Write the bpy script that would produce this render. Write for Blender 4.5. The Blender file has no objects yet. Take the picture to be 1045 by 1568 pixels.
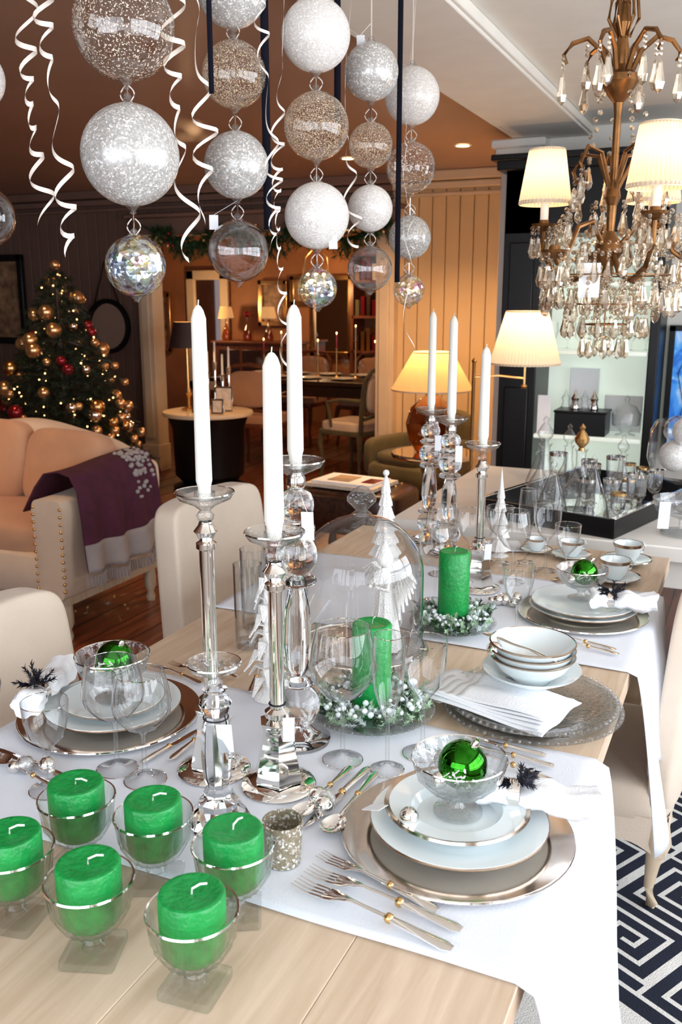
import bpy, math, random, bmesh
from mathutils import Vector, Matrix, Euler
random.seed(7)
pi=math.pi; sin=math.sin; cos=math.cos
SC=bpy.context.scene
# ------------------------------------------------------------------ materials
def newmat(name):
    m=bpy.data.materials.new(name); m.use_nodes=True; nt=m.node_tree; nt.nodes.clear()
    o=nt.nodes.new('ShaderNodeOutputMaterial'); return m,nt,o
def N(nt,t,**k):
    n=nt.nodes.new(t)
    for a,b in k.items(): setattr(n,a,b)
    return n
def pm(name,col,rough=.5,metal=0.,var=.12,vs=8.,bump=0.,bs=60.,em=None,es=0.,trans=0.,ior=1.5,sheen=0.,coat=0.,stretch=None,sss=0.,spec=None):
    m,nt,o=newmat(name); p=N(nt,'ShaderNodeBsdfPrincipled'); L=nt.links.new
    tc=N(nt,'ShaderNodeTexCoord'); src=tc.outputs['Object']
    if stretch:
        mp=N(nt,'ShaderNodeMapping'); mp.inputs['Scale'].default_value=stretch; L(src,mp.inputs[0]); src=mp.outputs[0]
    no=N(nt,'ShaderNodeTexNoise'); no.inputs['Scale'].default_value=vs; no.inputs['Detail'].default_value=4; L(src,no.inputs['Vector'])
    cr=N(nt,'ShaderNodeValToRGB'); c=cr.color_ramp
    c.elements[0].position=.3; c.elements[1].position=.7
    c.elements[0].color=(*[max(0,x*(1-var)) for x in col],1); c.elements[1].color=(*[min(1,x*(1+var)) for x in col],1)
    L(no.outputs['Fac'],cr.inputs[0]); L(cr.outputs[0],p.inputs['Base Color'])
    p.inputs['Roughness'].default_value=rough; p.inputs['Metallic'].default_value=metal
    p.inputs['Transmission Weight'].default_value=trans; p.inputs['IOR'].default_value=ior
    p.inputs['Sheen Weight'].default_value=sheen; p.inputs['Coat Weight'].default_value=coat
    if sss: p.inputs['Subsurface Weight'].default_value=sss; p.inputs['Subsurface Radius'].default_value=(.02,.02,.02)
    if spec is not None: p.inputs['Specular IOR Level'].default_value=spec
    if em: p.inputs['Emission Color'].default_value=(*em,1); p.inputs['Emission Strength'].default_value=es
    if bump:
        n2=N(nt,'ShaderNodeTexNoise'); n2.inputs['Scale'].default_value=bs; L(src,n2.inputs['Vector'])
        b=N(nt,'ShaderNodeBump'); b.inputs['Strength'].default_value=bump; b.inputs['Distance'].default_value=.01
        L(n2.outputs['Fac'],b.inputs['Height']); L(b.outputs[0],p.inputs['Normal'])
    L(p.outputs[0],o.inputs[0]); return m
def glass(name,tint=(.985,.99,.99),dark=(.25,.27,.29),base=.045,edge=.8,rough=.01,pw=2.4,bump=0,bs=80,gcol=(1,1,1)):
    m,nt,o=newmat(name); L=nt.links.new
    lw=N(nt,'ShaderNodeLayerWeight'); lw.inputs[0].default_value=.5
    po=N(nt,'ShaderNodeMath',operation='POWER'); po.inputs[1].default_value=pw; L(lw.outputs['Facing'],po.inputs[0])
    ma=N(nt,'ShaderNodeMath',operation='MULTIPLY_ADD'); ma.inputs[1].default_value=edge; ma.inputs[2].default_value=base; L(po.outputs[0],ma.inputs[0])
    mc=N(nt,'ShaderNodeMix',data_type='RGBA'); mc.inputs[6].default_value=(*tint,1); mc.inputs[7].default_value=(*dark,1); L(po.outputs[0],mc.inputs[0])
    t=N(nt,'ShaderNodeBsdfTransparent'); L(mc.outputs[2],t.inputs[0])
    g=N(nt,'ShaderNodeBsdfGlossy'); g.inputs['Roughness'].default_value=rough; g.inputs[0].default_value=(*gcol,1)
    if bump:
        tc=N(nt,'ShaderNodeTexCoord'); n2=N(nt,'ShaderNodeTexNoise'); n2.inputs['Scale'].default_value=bs; L(tc.outputs['Object'],n2.inputs['Vector'])
        b=N(nt,'ShaderNodeBump'); b.inputs['Strength'].default_value=bump; b.inputs['Distance'].default_value=.01
        L(n2.outputs['Fac'],b.inputs['Height']); L(b.outputs[0],g.inputs['Normal'])
    mx=N(nt,'ShaderNodeMixShader'); L(ma.outputs[0],mx.inputs[0]); L(t.outputs[0],mx.inputs[1]); L(g.outputs[0],mx.inputs[2])
    L(mx.outputs[0],o.inputs[0]); return m
def speckle_glass(name,col,dens=.5,scale=260,base=.08,metal=.4):
    m,nt,o=newmat(name); L=nt.links.new
    lw=N(nt,'ShaderNodeLayerWeight'); lw.inputs[0].default_value=.5
    po=N(nt,'ShaderNodeMath',operation='POWER'); po.inputs[1].default_value=2.2; L(lw.outputs['Facing'],po.inputs[0])
    ma=N(nt,'ShaderNodeMath',operation='MULTIPLY_ADD'); ma.inputs[1].default_value=.7; ma.inputs[2].default_value=base; L(po.outputs[0],ma.inputs[0])
    t=N(nt,'ShaderNodeBsdfTransparent'); t.inputs[0].default_value=(.97,.95,.92,1)
    g=N(nt,'ShaderNodeBsdfGlossy'); g.inputs['Roughness'].default_value=.02
    mx=N(nt,'ShaderNodeMixShader'); L(ma.outputs[0],mx.inputs[0]); L(t.outputs[0],mx.inputs[1]); L(g.outputs[0],mx.inputs[2])
    tc=N(nt,'ShaderNodeTexCoord'); v=N(nt,'ShaderNodeTexNoise'); v.inputs['Scale'].default_value=scale; v.inputs['Detail'].default_value=1; L(tc.outputs['Object'],v.inputs['Vector'])
    gt=N(nt,'ShaderNodeMath',operation='GREATER_THAN'); gt.inputs[1].default_value=dens; L(v.outputs['Fac'],gt.inputs[0])
    p=N(nt,'ShaderNodeBsdfPrincipled'); p.inputs['Base Color'].default_value=(*col,1); p.inputs['Metallic'].default_value=metal; p.inputs['Roughness'].default_value=.25
    p.inputs['Emission Color'].default_value=(*col,1); p.inputs['Emission Strength'].default_value=.15
    b=N(nt,'ShaderNodeBump'); b.inputs['Strength'].default_value=1; b.inputs['Distance'].default_value=.01; L(v.outputs['Fac'],b.inputs['Height']); L(b.outputs[0],p.inputs['Normal'])
    m2=N(nt,'ShaderNodeMixShader'); L(gt.outputs[0],m2.inputs[0]); L(mx.outputs[0],m2.inputs[1]); L(p.outputs[0],m2.inputs[2])
    L(m2.outputs[0],o.inputs[0]); return m
def glitter(name,col,es=0.,scale=300,lo=.55,metal=.25):
    m,nt,o=newmat(name); L=nt.links.new
    tc=N(nt,'ShaderNodeTexCoord'); v=N(nt,'ShaderNodeTexVoronoi'); v.inputs['Scale'].default_value=scale; L(tc.outputs['Object'],v.inputs['Vector'])
    sp=N(nt,'ShaderNodeSeparateColor'); L(v.outputs['Color'],sp.inputs[0])
    cr=N(nt,'ShaderNodeValToRGB'); c=cr.color_ramp; c.elements[0].color=(*[x*lo for x in col],1); c.elements[1].color=(1,1,1,1); c.elements[1].position=1.
    e=c.elements.new(.75); e.color=(*[x*(lo+.22) for x in col],1)
    L(sp.outputs[0],cr.inputs[0])
    p=N(nt,'ShaderNodeBsdfPrincipled'); L(cr.outputs[0],p.inputs['Base Color']); p.inputs['Roughness'].default_value=.25; p.inputs['Metallic'].default_value=metal
    b=N(nt,'ShaderNodeBump'); b.inputs['Strength'].default_value=1; b.inputs['Distance'].default_value=.008; L(sp.outputs[1],b.inputs['Height']); L(b.outputs[0],p.inputs['Normal'])
    if es:
        L(cr.outputs[0],p.inputs['Emission Color']); p.inputs['Emission Strength'].default_value=es
    L(p.outputs[0],o.inputs[0]); return m
def irid(name):
    m,nt,o=newmat(name); L=nt.links.new
    tc=N(nt,'ShaderNodeTexCoord'); n=N(nt,'ShaderNodeTexNoise'); n.inputs['Scale'].default_value=26; n.inputs['Detail'].default_value=2; L(tc.outputs['Object'],n.inputs['Vector'])
    cr=N(nt,'ShaderNodeValToRGB'); c=cr.color_ramp; cols=[(1,.45,.85),(1,.85,.35),(.9,1,1),(.55,.65,1),(.6,1,.65)]
    c.elements[0].position=.3; c.elements[0].color=(*cols[0],1); c.elements[1].position=.7; c.elements[1].color=(*cols[4],1)
    for i in (1,2,3):
        e=c.elements.new(.3+.1*i); e.color=(*cols[i],1)
    L(n.outputs['Fac'],cr.inputs[0])
    v=N(nt,'ShaderNodeTexVoronoi'); v.inputs['Scale'].default_value=55; L(tc.outputs['Object'],v.inputs['Vector'])
    b=N(nt,'ShaderNodeBump'); b.inputs['Strength'].default_value=.7; b.inputs['Distance'].default_value=.012; L(v.outputs['Distance'],b.inputs['Height'])
    g=N(nt,'ShaderNodeBsdfGlossy'); g.inputs['Roughness'].default_value=.04; L(cr.outputs[0],g.inputs[0]); L(b.outputs[0],g.inputs['Normal'])
    t=N(nt,'ShaderNodeBsdfTransparent'); mx=N(nt,'ShaderNodeMixShader'); mx.inputs[0].default_value=.45; L(t.outputs[0],mx.inputs[1]); L(g.outputs[0],mx.inputs[2])
    L(mx.outputs[0],o.inputs[0]); return m
def shade_mat(name,col,es,ec=(1,.74,.48)):
    m,nt,o=newmat(name); L=nt.links.new
    tc=N(nt,'ShaderNodeTexCoord'); n=N(nt,'ShaderNodeTexNoise'); n.inputs['Scale'].default_value=90; L(tc.outputs['Object'],n.inputs['Vector'])
    cr=N(nt,'ShaderNodeValToRGB'); c=cr.color_ramp; c.elements[0].color=(*[x*.9 for x in col],1); c.elements[1].color=(*col,1); L(n.outputs['Fac'],cr.inputs[0])
    d=N(nt,'ShaderNodeBsdfDiffuse'); t=N(nt,'ShaderNodeBsdfTranslucent'); L(cr.outputs[0],d.inputs[0]); L(cr.outputs[0],t.inputs[0])
    mx=N(nt,'ShaderNodeMixShader'); mx.inputs[0].default_value=.5; L(d.outputs[0],mx.inputs[1]); L(t.outputs[0],mx.inputs[2])
    e=N(nt,'ShaderNodeEmission'); e.inputs[0].default_value=(*ec,1); e.inputs[1].default_value=es
    a=N(nt,'ShaderNodeAddShader'); L(mx.outputs[0],a.inputs[0]); L(e.outputs[0],a.inputs[1]); L(a.outputs[0],o.inputs[0]); return m
def wood_mat(name,c1,c2,rough=.4,axis=1,sc=2.,coat=0):
    m,nt,o=newmat(name); L=nt.links.new
    tc=N(nt,'ShaderNodeTexCoord'); mp=N(nt,'ShaderNodeMapping'); s=[14.,14.,14.]; s[axis]=1.2; mp.inputs['Scale'].default_value=[x*sc/2 for x in s]; L(tc.outputs['Object'],mp.inputs[0])
    n=N(nt,'ShaderNodeTexNoise'); n.inputs['Scale'].default_value=2.5; n.inputs['Detail'].default_value=8; n.inputs['Distortion'].default_value=.6; L(mp.outputs[0],n.inputs['Vector'])
    cr=N(nt,'ShaderNodeValToRGB'); c=cr.color_ramp; c.elements[0].position=.35; c.elements[1].position=.65; c.elements[0].color=(*c1,1); c.elements[1].color=(*c2,1); L(n.outputs['Fac'],cr.inputs[0])
    p=N(nt,'ShaderNodeBsdfPrincipled'); L(cr.outputs[0],p.inputs['Base Color']); p.inputs['Roughness'].default_value=rough; p.inputs['Coat Weight'].default_value=coat
    b=N(nt,'ShaderNodeBump'); b.inputs['Strength'].default_value=.15; b.inputs['Distance'].default_value=.005; L(n.outputs['Fac'],b.inputs['Height']); L(b.outputs[0],p.inputs['Normal'])
    L(p.outputs[0],o.inputs[0]); return m
def paint_mat(name):
    m,nt,o=newmat(name); L=nt.links.new
    tc=N(nt,'ShaderNodeTexCoord'); n=N(nt,'ShaderNodeTexNoise'); n.inputs['Scale'].default_value=5; n.inputs['Distortion'].default_value=2; n.inputs['Detail'].default_value=3; L(tc.outputs['Object'],n.inputs['Vector'])
    cr=N(nt,'ShaderNodeValToRGB'); c=cr.color_ramp; c.elements[0].position=.3; c.elements[0].color=(.01,.05,.25,1); c.elements[1].position=.72; c.elements[1].color=(.75,.85,1,1)
    e=c.elements.new(.45); e.color=(.02,.2,.75,1); e=c.elements.new(.58); e.color=(.1,.42,.95,1); L(n.outputs['Fac'],cr.inputs[0])
    p=N(nt,'ShaderNodeBsdfPrincipled'); L(cr.outputs[0],p.inputs['Base Color']); L(cr.outputs[0],p.inputs['Emission Color']); p.inputs['Emission Strength'].default_value=.25; L(p.outputs[0],o.inputs[0]); return m

M={}
M['ceilw']=pm('ceiling_white_paint',(.82,.78,.71),.6,var=.03)
M['ceilb']=pm('ceiling_warm_gloss',(.42,.25,.17),.3,var=.08,vs=2)
M['wallb']=pm('panel_warm',(.68,.48,.26),.5,var=.05,vs=3)
M['walld']=pm('panel_dark_taupe',(.15,.09,.07),.5,var=.08,vs=3)
M['walls']=pm('wall_side',(.19,.11,.085),.6,var=.08,vs=3)
M['wallw']=pm('wall_white',(.75,.72,.67),.6,var=.03)
M['trim']=pm('trim_cream',(.68,.54,.38),.4,var=.04)
M['trimw']=pm('trim_white',(.8,.77,.72),.4,var=.03)
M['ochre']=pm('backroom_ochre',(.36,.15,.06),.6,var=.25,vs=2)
M['floor']=wood_mat('floor_planks',(.09,.022,.010),(.24,.065,.026),.3,1,2,.2)
M['table']=wood_mat('table_limed_oak',(.58,.43,.30),(.70,.54,.40),.45,1,3)
M['tableleg']=wood_mat('table_leg',(.45,.33,.22),(.55,.43,.3),.45,2,3)
M['linen']=pm('white_linen',(.76,.79,.86),.8,var=.02,bump=.15,bs=500,sheen=.1)
M['napkin']=pm('napkin_cotton',(.86,.87,.90),.8,var=.02,bump=.2,bs=300)
M['uph']=pm('cream_upholstery',(.68,.52,.38),.85,var=.05,bump=.2,bs=300,sheen=.2)
M['uphw']=pm('pale_upholstery',(.72,.60,.48),.85,var=.04,bump=.15,bs=300,sheen=.2)
M['cush']=pm('sofa_cushion',(.56,.30,.17),.9,var=.06,bump=.2,bs=300,sheen=.2)
M['purple']=pm('throw_plum',(.070,.010,.028),.9,var=.2,vs=20,bump=.4,bs=300)
M['grey']=pm('throw_grey_band',(.36,.31,.29),.9,var=.1,bump=.4,bs=300)
M['silver']=pm('polished_silver',(.87,.84,.80),.06,1,var=.04)
M['bronzesilver']=pm('charger_metal',(.82,.74,.67),.13,1,var=.06,vs=20)
M['gold']=pm('gold_brass',(.72,.44,.18),.25,1,var=.1)
M['rim']=pm('rim_platinum',(.55,.46,.38),.15,1,var=.05)
M['bronze']=pm('antique_bronze',(.20,.09,.03),.35,.85,var=.35,vs=30)
M['china']=pm('white_china',(.78,.84,.85),.1,var=.01,coat=.3)
M['green']=pm('green_wax',(.004,.27,.05),.38,var=.15,vs=40,bump=.25,bs=120,sss=.1)
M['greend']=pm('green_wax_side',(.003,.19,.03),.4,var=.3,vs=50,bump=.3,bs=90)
M['wax']=pm('white_wax',(.82,.80,.73),.4,var=.02,sss=.1)
M['wick']=pm('wick',(.75,.8,.7),.8)
M['gball']=pm('green_mirror_bauble',(.025,.20,.012),.03,1,var=.5,vs=40)
M['glass']=glass('clear_glass')
M['cupg']=glass('ribbed_cup_glass',tint=(.97,.99,.975),dark=(.45,.55,.48),base=.025,edge=.6,pw=3,bump=.1)
M['block']=glass('glass_foot_block',tint=(.97,.985,.98),dark=(.6,.65,.63),base=.05,edge=.5,pw=2.5,bump=.05)
M['cut']=glass('cut_glass',tint=(.985,.99,.99),dark=(.42,.45,.47),base=.06,edge=.7,bump=.25,bs=110,pw=2.3)
M['crystal']=pm('solid_crystal',(.98,.99,1),.0,trans=1,ior=1.5,var=0)
M['prism']=glass('chandelier_crystal',tint=(.94,.90,.84),dark=(.25,.17,.09),base=.24,edge=.75,pw=1.5,gcol=(1,.95,.87))
M['orb']=glass('clear_orb_glass',tint=(.95,.95,.96),dark=(.22,.22,.25),base=.07,edge=.85,pw=2.2)
M['amber']=glass('amber_glass',tint=(.75,.36,.08),dark=(.25,.08,.015),base=.1,edge=.6)
M['dew']=speckle_glass('dew_orb',(.95,.76,.55),.595,400)
M['dewc']=speckle_glass('dew_clear_orb',(.98,.86,.74),.64,240)
M['glit']=glitter('white_glitter',(.80,.78,.75),.05,300,.50,.25)
M['satin']=glitter('white_satin_glitter',(.84,.80,.77),.06,420,.72,.05)  # faint emission in both white glitters brightens the baubles, no lamp inside
M['irid']=irid('iridescent_orb')
M['votive']=glitter('silver_glitter',(.45,.38,.26))
M['ribw']=pm('curl_ribbon',(.80,.72,.65),.35,var=.03)
M['ribb']=pm('velvet_ribbon',(.006,.006,.012),.9,spec=.1)
M['tag']=pm('paper_tag',(.82,.84,.88),.7,var=.02)
M['black']=pm('black_lacquer',(.005,.005,.006),.35,var=.1,spec=.25)
M['blackw']=pm('black_twig',(.01,.01,.02),.7)
M['shelf']=pm('shelf_white_glow',(.72,.78,.70),.4,var=.03,em=(.88,1,.88),es=.30)  # emission added to the white so the cabinet interior looks lit
M['shade']=shade_mat('lampshade_pleated',(.72,.60,.48),.30)
M['shadec']=shade_mat('lampshade_candle_clip',(.62,.53,.43),.26)
M['shadey']=shade_mat('lampshade_amber',(.75,.48,.20),.30,(1,.60,.26))
M['shaded']=pm('lampshade_dark',(.03,.012,.01),.6)
M['bulb']=pm('warm_bulb',(1,.8,.5),.5,em=(1,.7,.35),es=14)
M['bulbs']=pm('fairy_bulb',(1,.8,.5),.5,em=(1,.55,.2),es=9)
M['tree']=pm('fir_needles',(.014,.028,.012),.7,var=.4)
M['gold2']=pm('bauble_gold',(.80,.48,.24),.25,1,var=.1,em=(1,.5,.2),es=.03)  # slight glow added to make the tree baubles look brighter
M['red']=pm('bauble_red',(.30,.02,.03),.15,.6,var=.1)
M['dwood']=wood_mat('dark_wood',(.02,.008,.004),(.06,.022,.012),.3,1,3)
M['rwood']=wood_mat('red_wood',(.12,.035,.015),(.22,.07,.03),.35,2,3)
M['olive']=pm('olive_velvet',(.09,.07,.025),.8,sheen=.2,var=.2)
M['frost']=pm('frosted_leaf',(.36,.50,.34),.7,var=.5,vs=60)
M['snow']=pm('snow_berry',(.78,.84,.85),.6)
M['leafd']=pm('dark_leaf',(.02,.06,.02),.6,var=.4,vs=40)
M['navy']=pm('rug_navy',(.006,.010,.026),.95,var=.2,bump=.4,bs=300)
M['rugw']=pm('rug_white',(.74,.72,.68),.95,var=.05,bump=.4,bs=300)
M['paintb']=paint_mat('painting_blue')
M['yellow']=pm('paint_yellow',(.7,.5,.03),.6)
M['mirror']=pm('mirror_glass',(.8,.72,.62),.03,1,var=.02)
M['paper']=pm('magazine_paper',(.70,.6,.48),.5,var=.2,vs=30)
M['feather']=pm('white_feather',(.86,.84,.82),.8,bump=.6,bs=200,em=(1,.97,.92),es=.03)
M['pic']=pm('picture_print',(.30,.18,.10),.5,var=.6,vs=12)

# ------------------------------------------------------------------ mesh builder
Z=Vector((0,0,1))
def TR(x=0,y=0,z=0,rz=0,rx=0,ry=0,s=1):
    return Matrix.Translation((x,y,z))@Euler((rx,ry,rz)).to_matrix().to_4x4()@Matrix.Scale(s,4)
class MB:
    def __init__(s): s.v=[];s.f=[];s.mi=[];s.mats=[]
    def add(s,vs,fs,mat,T=None):
        mat=M[mat]
        if mat not in s.mats: s.mats.append(mat)
        k=s.mats.index(mat); o=len(s.v)
        if T is not None: vs=[T@Vector(v) for v in vs]
        s.v.extend([tuple(v) for v in vs]); s.f.extend([tuple(i+o for i in f) for f in fs]); s.mi.extend([k]*len(fs))
    def lathe(s,prof,mat,seg=32,T=None,rf=None):
        vs=[];fs=[];n=len(prof)
        for i,(r,z) in enumerate(prof):
            for j in range(seg):
                a=2*pi*j/seg; rr=max(r,1e-5)
                if rf: rr=rf(rr,a,z)
                vs.append((rr*cos(a),rr*sin(a),z))
        for i in range(n-1):
            for j in range(seg):
                k=(j+1)%seg; fs.append((i*seg+j,i*seg+k,(i+1)*seg+k,(i+1)*seg+j))
        s.add(vs,fs,mat,T)
    def loft(s,pts,ws,hs,mat,seg=8,up=Z,T=None,e=1.,closed=False):
        pts=[Vector(p) for p in pts]; n=len(pts)
        if not hasattr(ws,'__len__'): ws=[ws]*n
        if not hasattr(hs,'__len__'): hs=[hs]*n
        vs=[];fs=[]
        for i,p in enumerate(pts):
            if closed: t=pts[(i+1)%n]-pts[i-1]
            else: t=pts[min(i+1,n-1)]-pts[max(i-1,0)]
            t.normalize(); u=up
            if abs(t.dot(u))>.96: u=Vector((1,0,0)) if abs(t.x)<.9 else Vector((0,1,0))
            sd=t.cross(u).normalized(); nn=sd.cross(t).normalized()
            for j in range(seg):
                a=2*pi*(j+.5)/seg; ca,sa=cos(a),sin(a)
                if e!=1: ca=math.copysign(abs(ca)**e,ca); sa=math.copysign(abs(sa)**e,sa)
                vs.append(p+sd*(ws[i]*ca)+nn*(hs[i]*sa))
        m=n if closed else n-1
        for i in range(m):
            for j in range(seg):
                k=(j+1)%seg; q=(i+1)%n; fs.append((i*seg+j,i*seg+k,q*seg+k,q*seg+j))
        if not closed: fs.append(tuple(range(seg))); fs.append(tuple((n-1)*seg+j for j in reversed(range(seg))))
        s.add(vs,fs,mat,T)
    def tube(s,pts,r,mat,seg=6,T=None,closed=False): s.loft(pts,r,r,mat,seg,T=T,closed=closed)
    def box(s,c,d,mat,T=None,rz=0):
        x,y,z=[q/2 for q in d]; c=Vector(c); R=Matrix.Rotation(rz,3,'Z')
        vs=[c+R@Vector((sx*x,sy*y,sz*z)) for sx in(-1,1) for sy in(-1,1) for sz in(-1,1)]
        s.add(vs,[(0,1,3,2),(4,6,7,5),(0,4,5,1),(2,3,7,6),(0,2,6,4),(1,5,7,3)],mat,T)
    def sq(s,c,d,mat,e=.35,T=None,nu=28,nv=14,fn=None):
        vs=[];fs=[]
        f=lambda w,m:math.copysign(abs(w)**m,w)
        for i in range(nv+1):
            ph=-pi/2+pi*i/nv
            for j in range(nu):
                th=2*pi*(j+.5)/nu
                v=Vector((d[0]/2*f(cos(ph),e)*f(cos(th),e),d[1]/2*f(cos(ph),e)*f(sin(th),e),d[2]/2*f(sin(ph),e)))
                if fn: v=fn(v)
                vs.append(v+Vector(c))
        for i in range(nv):
            for j in range(nu):
                k=(j+1)%nu; fs.append((i*nu+j,i*nu+k,(i+1)*nu+k,(i+1)*nu+j))
        s.add(vs,fs,mat,T)
    def ball(s,c,r,mat,nu=20,nv=12,T=None,sz=1): s.sq(c,(2*r,2*r,2*r*sz),mat,1.,T,nu,nv)
    def grid(s,fn,nu,nv,mat,T=None):
        vs=[fn(i/nu,j/nv) for i in range(nu+1) for j in range(nv+1)]
        fs=[(i*(nv+1)+j,(i+1)*(nv+1)+j,(i+1)*(nv+1)+j+1,i*(nv+1)+j+1) for i in range(nu) for j in range(nv)]
        s.add(vs,fs,mat,T)
    def build(s,name,loc=(0,0,0),rz=0,bevel=0,sub=0,solid=0,ang=40,recalc=True):
        me=bpy.data.meshes.new(name); me.from_pydata(s.v,[],s.f)
        for m in s.mats: me.materials.append(m)
        me.polygons.foreach_set('material_index',s.mi); 
        if recalc:
            bm=bmesh.new(); bm.from_mesh(me); bmesh.ops.recalc_face_normals(bm,faces=bm.faces); bm.to_mesh(me); bm.free()
        me.polygons.foreach_set('use_smooth',[True]*len(me.polygons))
        try: me.set_sharp_from_angle(angle=math.radians(ang))
        except Exception: pass
        me.update()
        o=bpy.data.objects.new(name,me); o.location=loc; o.rotation_euler=(0,0,rz); SC.collection.objects.link(o)
        if solid: md=o.modifiers.new('sol','SOLIDIFY'); md.thickness=solid; md.offset=0
        if bevel: md=o.modifiers.new('bev','BEVEL'); md.width=bevel; md.segments=2; md.limit_method='ANGLE'; md.angle_limit=math.radians(50)
        if sub: md=o.modifiers.new('sub','SUBSURF'); md.levels=sub; md.render_levels=sub
        return o
def tag(b,p,rz=0,w=.022,h=.04,tilt=.3,string=None):
    b.box((0,0,-h/2),(w,.0008,h),'tag',T=TR(*p,rz=rz,rx=tilt))
    if string: b.tube([p,string],.0005,'tag',4)
def needles(b,p0,p1,n,ln,mat,w=.0012,droop=0,spread=.8):
    p0=Vector(p0);p1=Vector(p1);ax=(p1-p0); L=ax.length; axn=ax.normalized()
    s1=axn.cross(Z if abs(axn.z)<.9 else Vector((1,0,0))).normalized(); s2=axn.cross(s1)
    vs=[];fs=[]
    for i in range(n):
        t=i/n; a=random.uniform(0,2*pi); q=p0+ax*t
        d=(s1*cos(a)+s2*sin(a))*spread+axn*.6; d.normalize()
        d=d*ln*random.uniform(.7,1.1); wv=d.cross(axn).normalized()*w
        k=len(vs); vs+=[q-wv,q+wv,q+d]; fs.append((k,k+1,k+2))
    b.add(vs,fs,mat)

# ================================================================== ROOM SHELL
H=2.42
YB=6.8
b=MB(); b.box((-2.95,4.6,-.05),(10.5,12.4,.1),'floor')
for i in range(60):
    x=-8.1+i*.17; b.box((x,4.6,.001),(.004,12.3,.002),'dwood')
b.build('floor')
b=MB(); b.box((-4.45,2.75,H+.05),(6.24,8.1,.1),'ceilb'); b.build('ceiling')
b=MB(); b.box((.38,2.1,H+.05),(2.66,6.8,.1),'ceilw'); b.build('ceiling')
b=MB(); b.box((-5.2,8.7,H+.05),(7,3.7,.1),'ceilb'); b.build('ceiling')
b=MB(); b.box((-1.12,2.03,2.41),(.38,6.66,.08),'ceilw')
b.box((-1.32,2.03,2.385),(.03,6.66,.03),'ceilw'); b.box((-.925,2.03,2.40),(.02,6.66,.04),'ceilw'); b.build('ceiling_beam',bevel=.005)
b=MB()
def planks(x0,x1,z0,z1,mat,y=YB):
    n=max(1,round((x1-x0)/.11)); w=(x1-x0)/n
    for i in range(n): b.box((x0+w*(i+.5),y,(z0+z1)/2),(w-.006,.05,z1-z0),mat)
    b.box(((x0+x1)/2,y+.06,(z0+z1)/2),(x1-x0,.09,z1-z0),mat)
planks(-7.6,-4.85,0,H,'walld'); planks(-2.62,-1.34,0,H,'wallb'); planks(-4.85,-2.62,2.08,H,'walld')
b.build('wall_back',bevel=.004)
b=MB()
for x in (-4.86,-2.64):
    b.box((x,YB-.03,1.02),(.15,.16,2.04),'trim'); b.box((x,YB-.04,.12),(.18,.18,.24),'trim'); b.box((x,YB-.045,2.0),(.19,.2,.07),'trim')
    b.box((x,YB-.12,1.05),(.08,.02,1.5),'trim')
b.box((-3.75,YB-.03,2.10),(2.4,.18,.14),'walls'); b.box((-3.75,YB-.05,2.185),(2.5,.24,.03),'walls')
b.build('trim_1',bevel=.006)
b=MB()
for x0,x1,mt in((-7.6,-2.6,'walls'),(-2.6,-1.34,'trim')):
    b.box(((x0+x1)/2,YB-.07,2.385),(x1-x0,.12,.07),mt); b.box(((x0+x1)/2,YB-.05,2.32),(x1-x0,.08,.05),mt); b.box(((x0+x1)/2,YB-.035,2.26),(x1-x0,.04,.03),mt)
b.build('trim_2',bevel=.01)
b=MB(); b.box((-6.2,YB-.04,.08),(2.6,.03,.16),'walls'); b.box((-2.0,YB-.04,.08),(1.1,.03,.16),'trim'); b.build('baseboard_back')
b=MB(); b.box((-7.65,2.75,H/2),(.1,8.2,H),'walls'); b.build('wall_left')
b=MB(); b.box((.22,5.42,H/2),(3.0,.12,H),'wallw'); b.build('wall_partition')
b=MB(); b.box((-1.32,6.1,H/2),(.08,1.3,H),'wallw'); b.build('wall_return')
b=MB(); b.box((-1.30,5.40,1.16),(.2,.2,2.32),'trimw'); b.box((-1.30,5.40,2.30),(.26,.26,.05),'trimw'); b.box((-1.30,5.40,2.345),(.30,.30,.045),'trimw'); b.box((-1.3,5.4,.1),(.24,.24,.2),'trimw'); b.build('trim_3',bevel=.008)
b=MB()
b.box((1.75,2.05,.35),(.1,6.7,.7),'wallw'); b.box((1.75,2.05,2.31),(.1,6.7,.22),'wallw'); b.box((1.75,4.7,1.45),(.1,1.4,1.5),'wallw'); b.box((1.75,-1.1,1.45),(.1,.4,1.5),'wallw')
b.build('wall_right')
b=MB()
for y in(-.9,.4,1.5,2.6,4.0): b.box((1.75,y,1.45),(.07,.05,1.5),'trimw')
for z in(.7,1.45,2.2): b.box((1.75,1.55,z),(.07,4.9,.05),'trimw')
b.build('window_1',bevel=.004)
b=MB()
b.box((-2.95,-1.35,.25),(9.4,.1,.5),'wallw'); b.box((-2.95,-1.35,2.34),(9.4,.1,.16),'wallw'); b.box((-5.15,-1.35,1.38),(5.0,.1,1.8),'walls'); b.box((1.5,-1.35,1.38),(.5,.1,1.8),'wallw')
b.build('wall_front')
b=MB()
for x in(-2.62,-1.35,0,1.23): b.box((x,-1.35,1.38),(.05,.07,1.8),'trimw')
for z in(.5,2.25): b.box((-.7,-1.35,z),(3.9,.07,.05),'trimw')
b.build('window_2',bevel=.004)
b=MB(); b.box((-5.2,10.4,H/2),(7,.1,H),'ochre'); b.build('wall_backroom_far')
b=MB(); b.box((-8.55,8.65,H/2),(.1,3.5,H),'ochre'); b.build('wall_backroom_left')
b=MB(); b.box((-1.75,8.65,H/2),(.1,3.5,H),'ochre'); b.build('wall_backroom_right')

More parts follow.
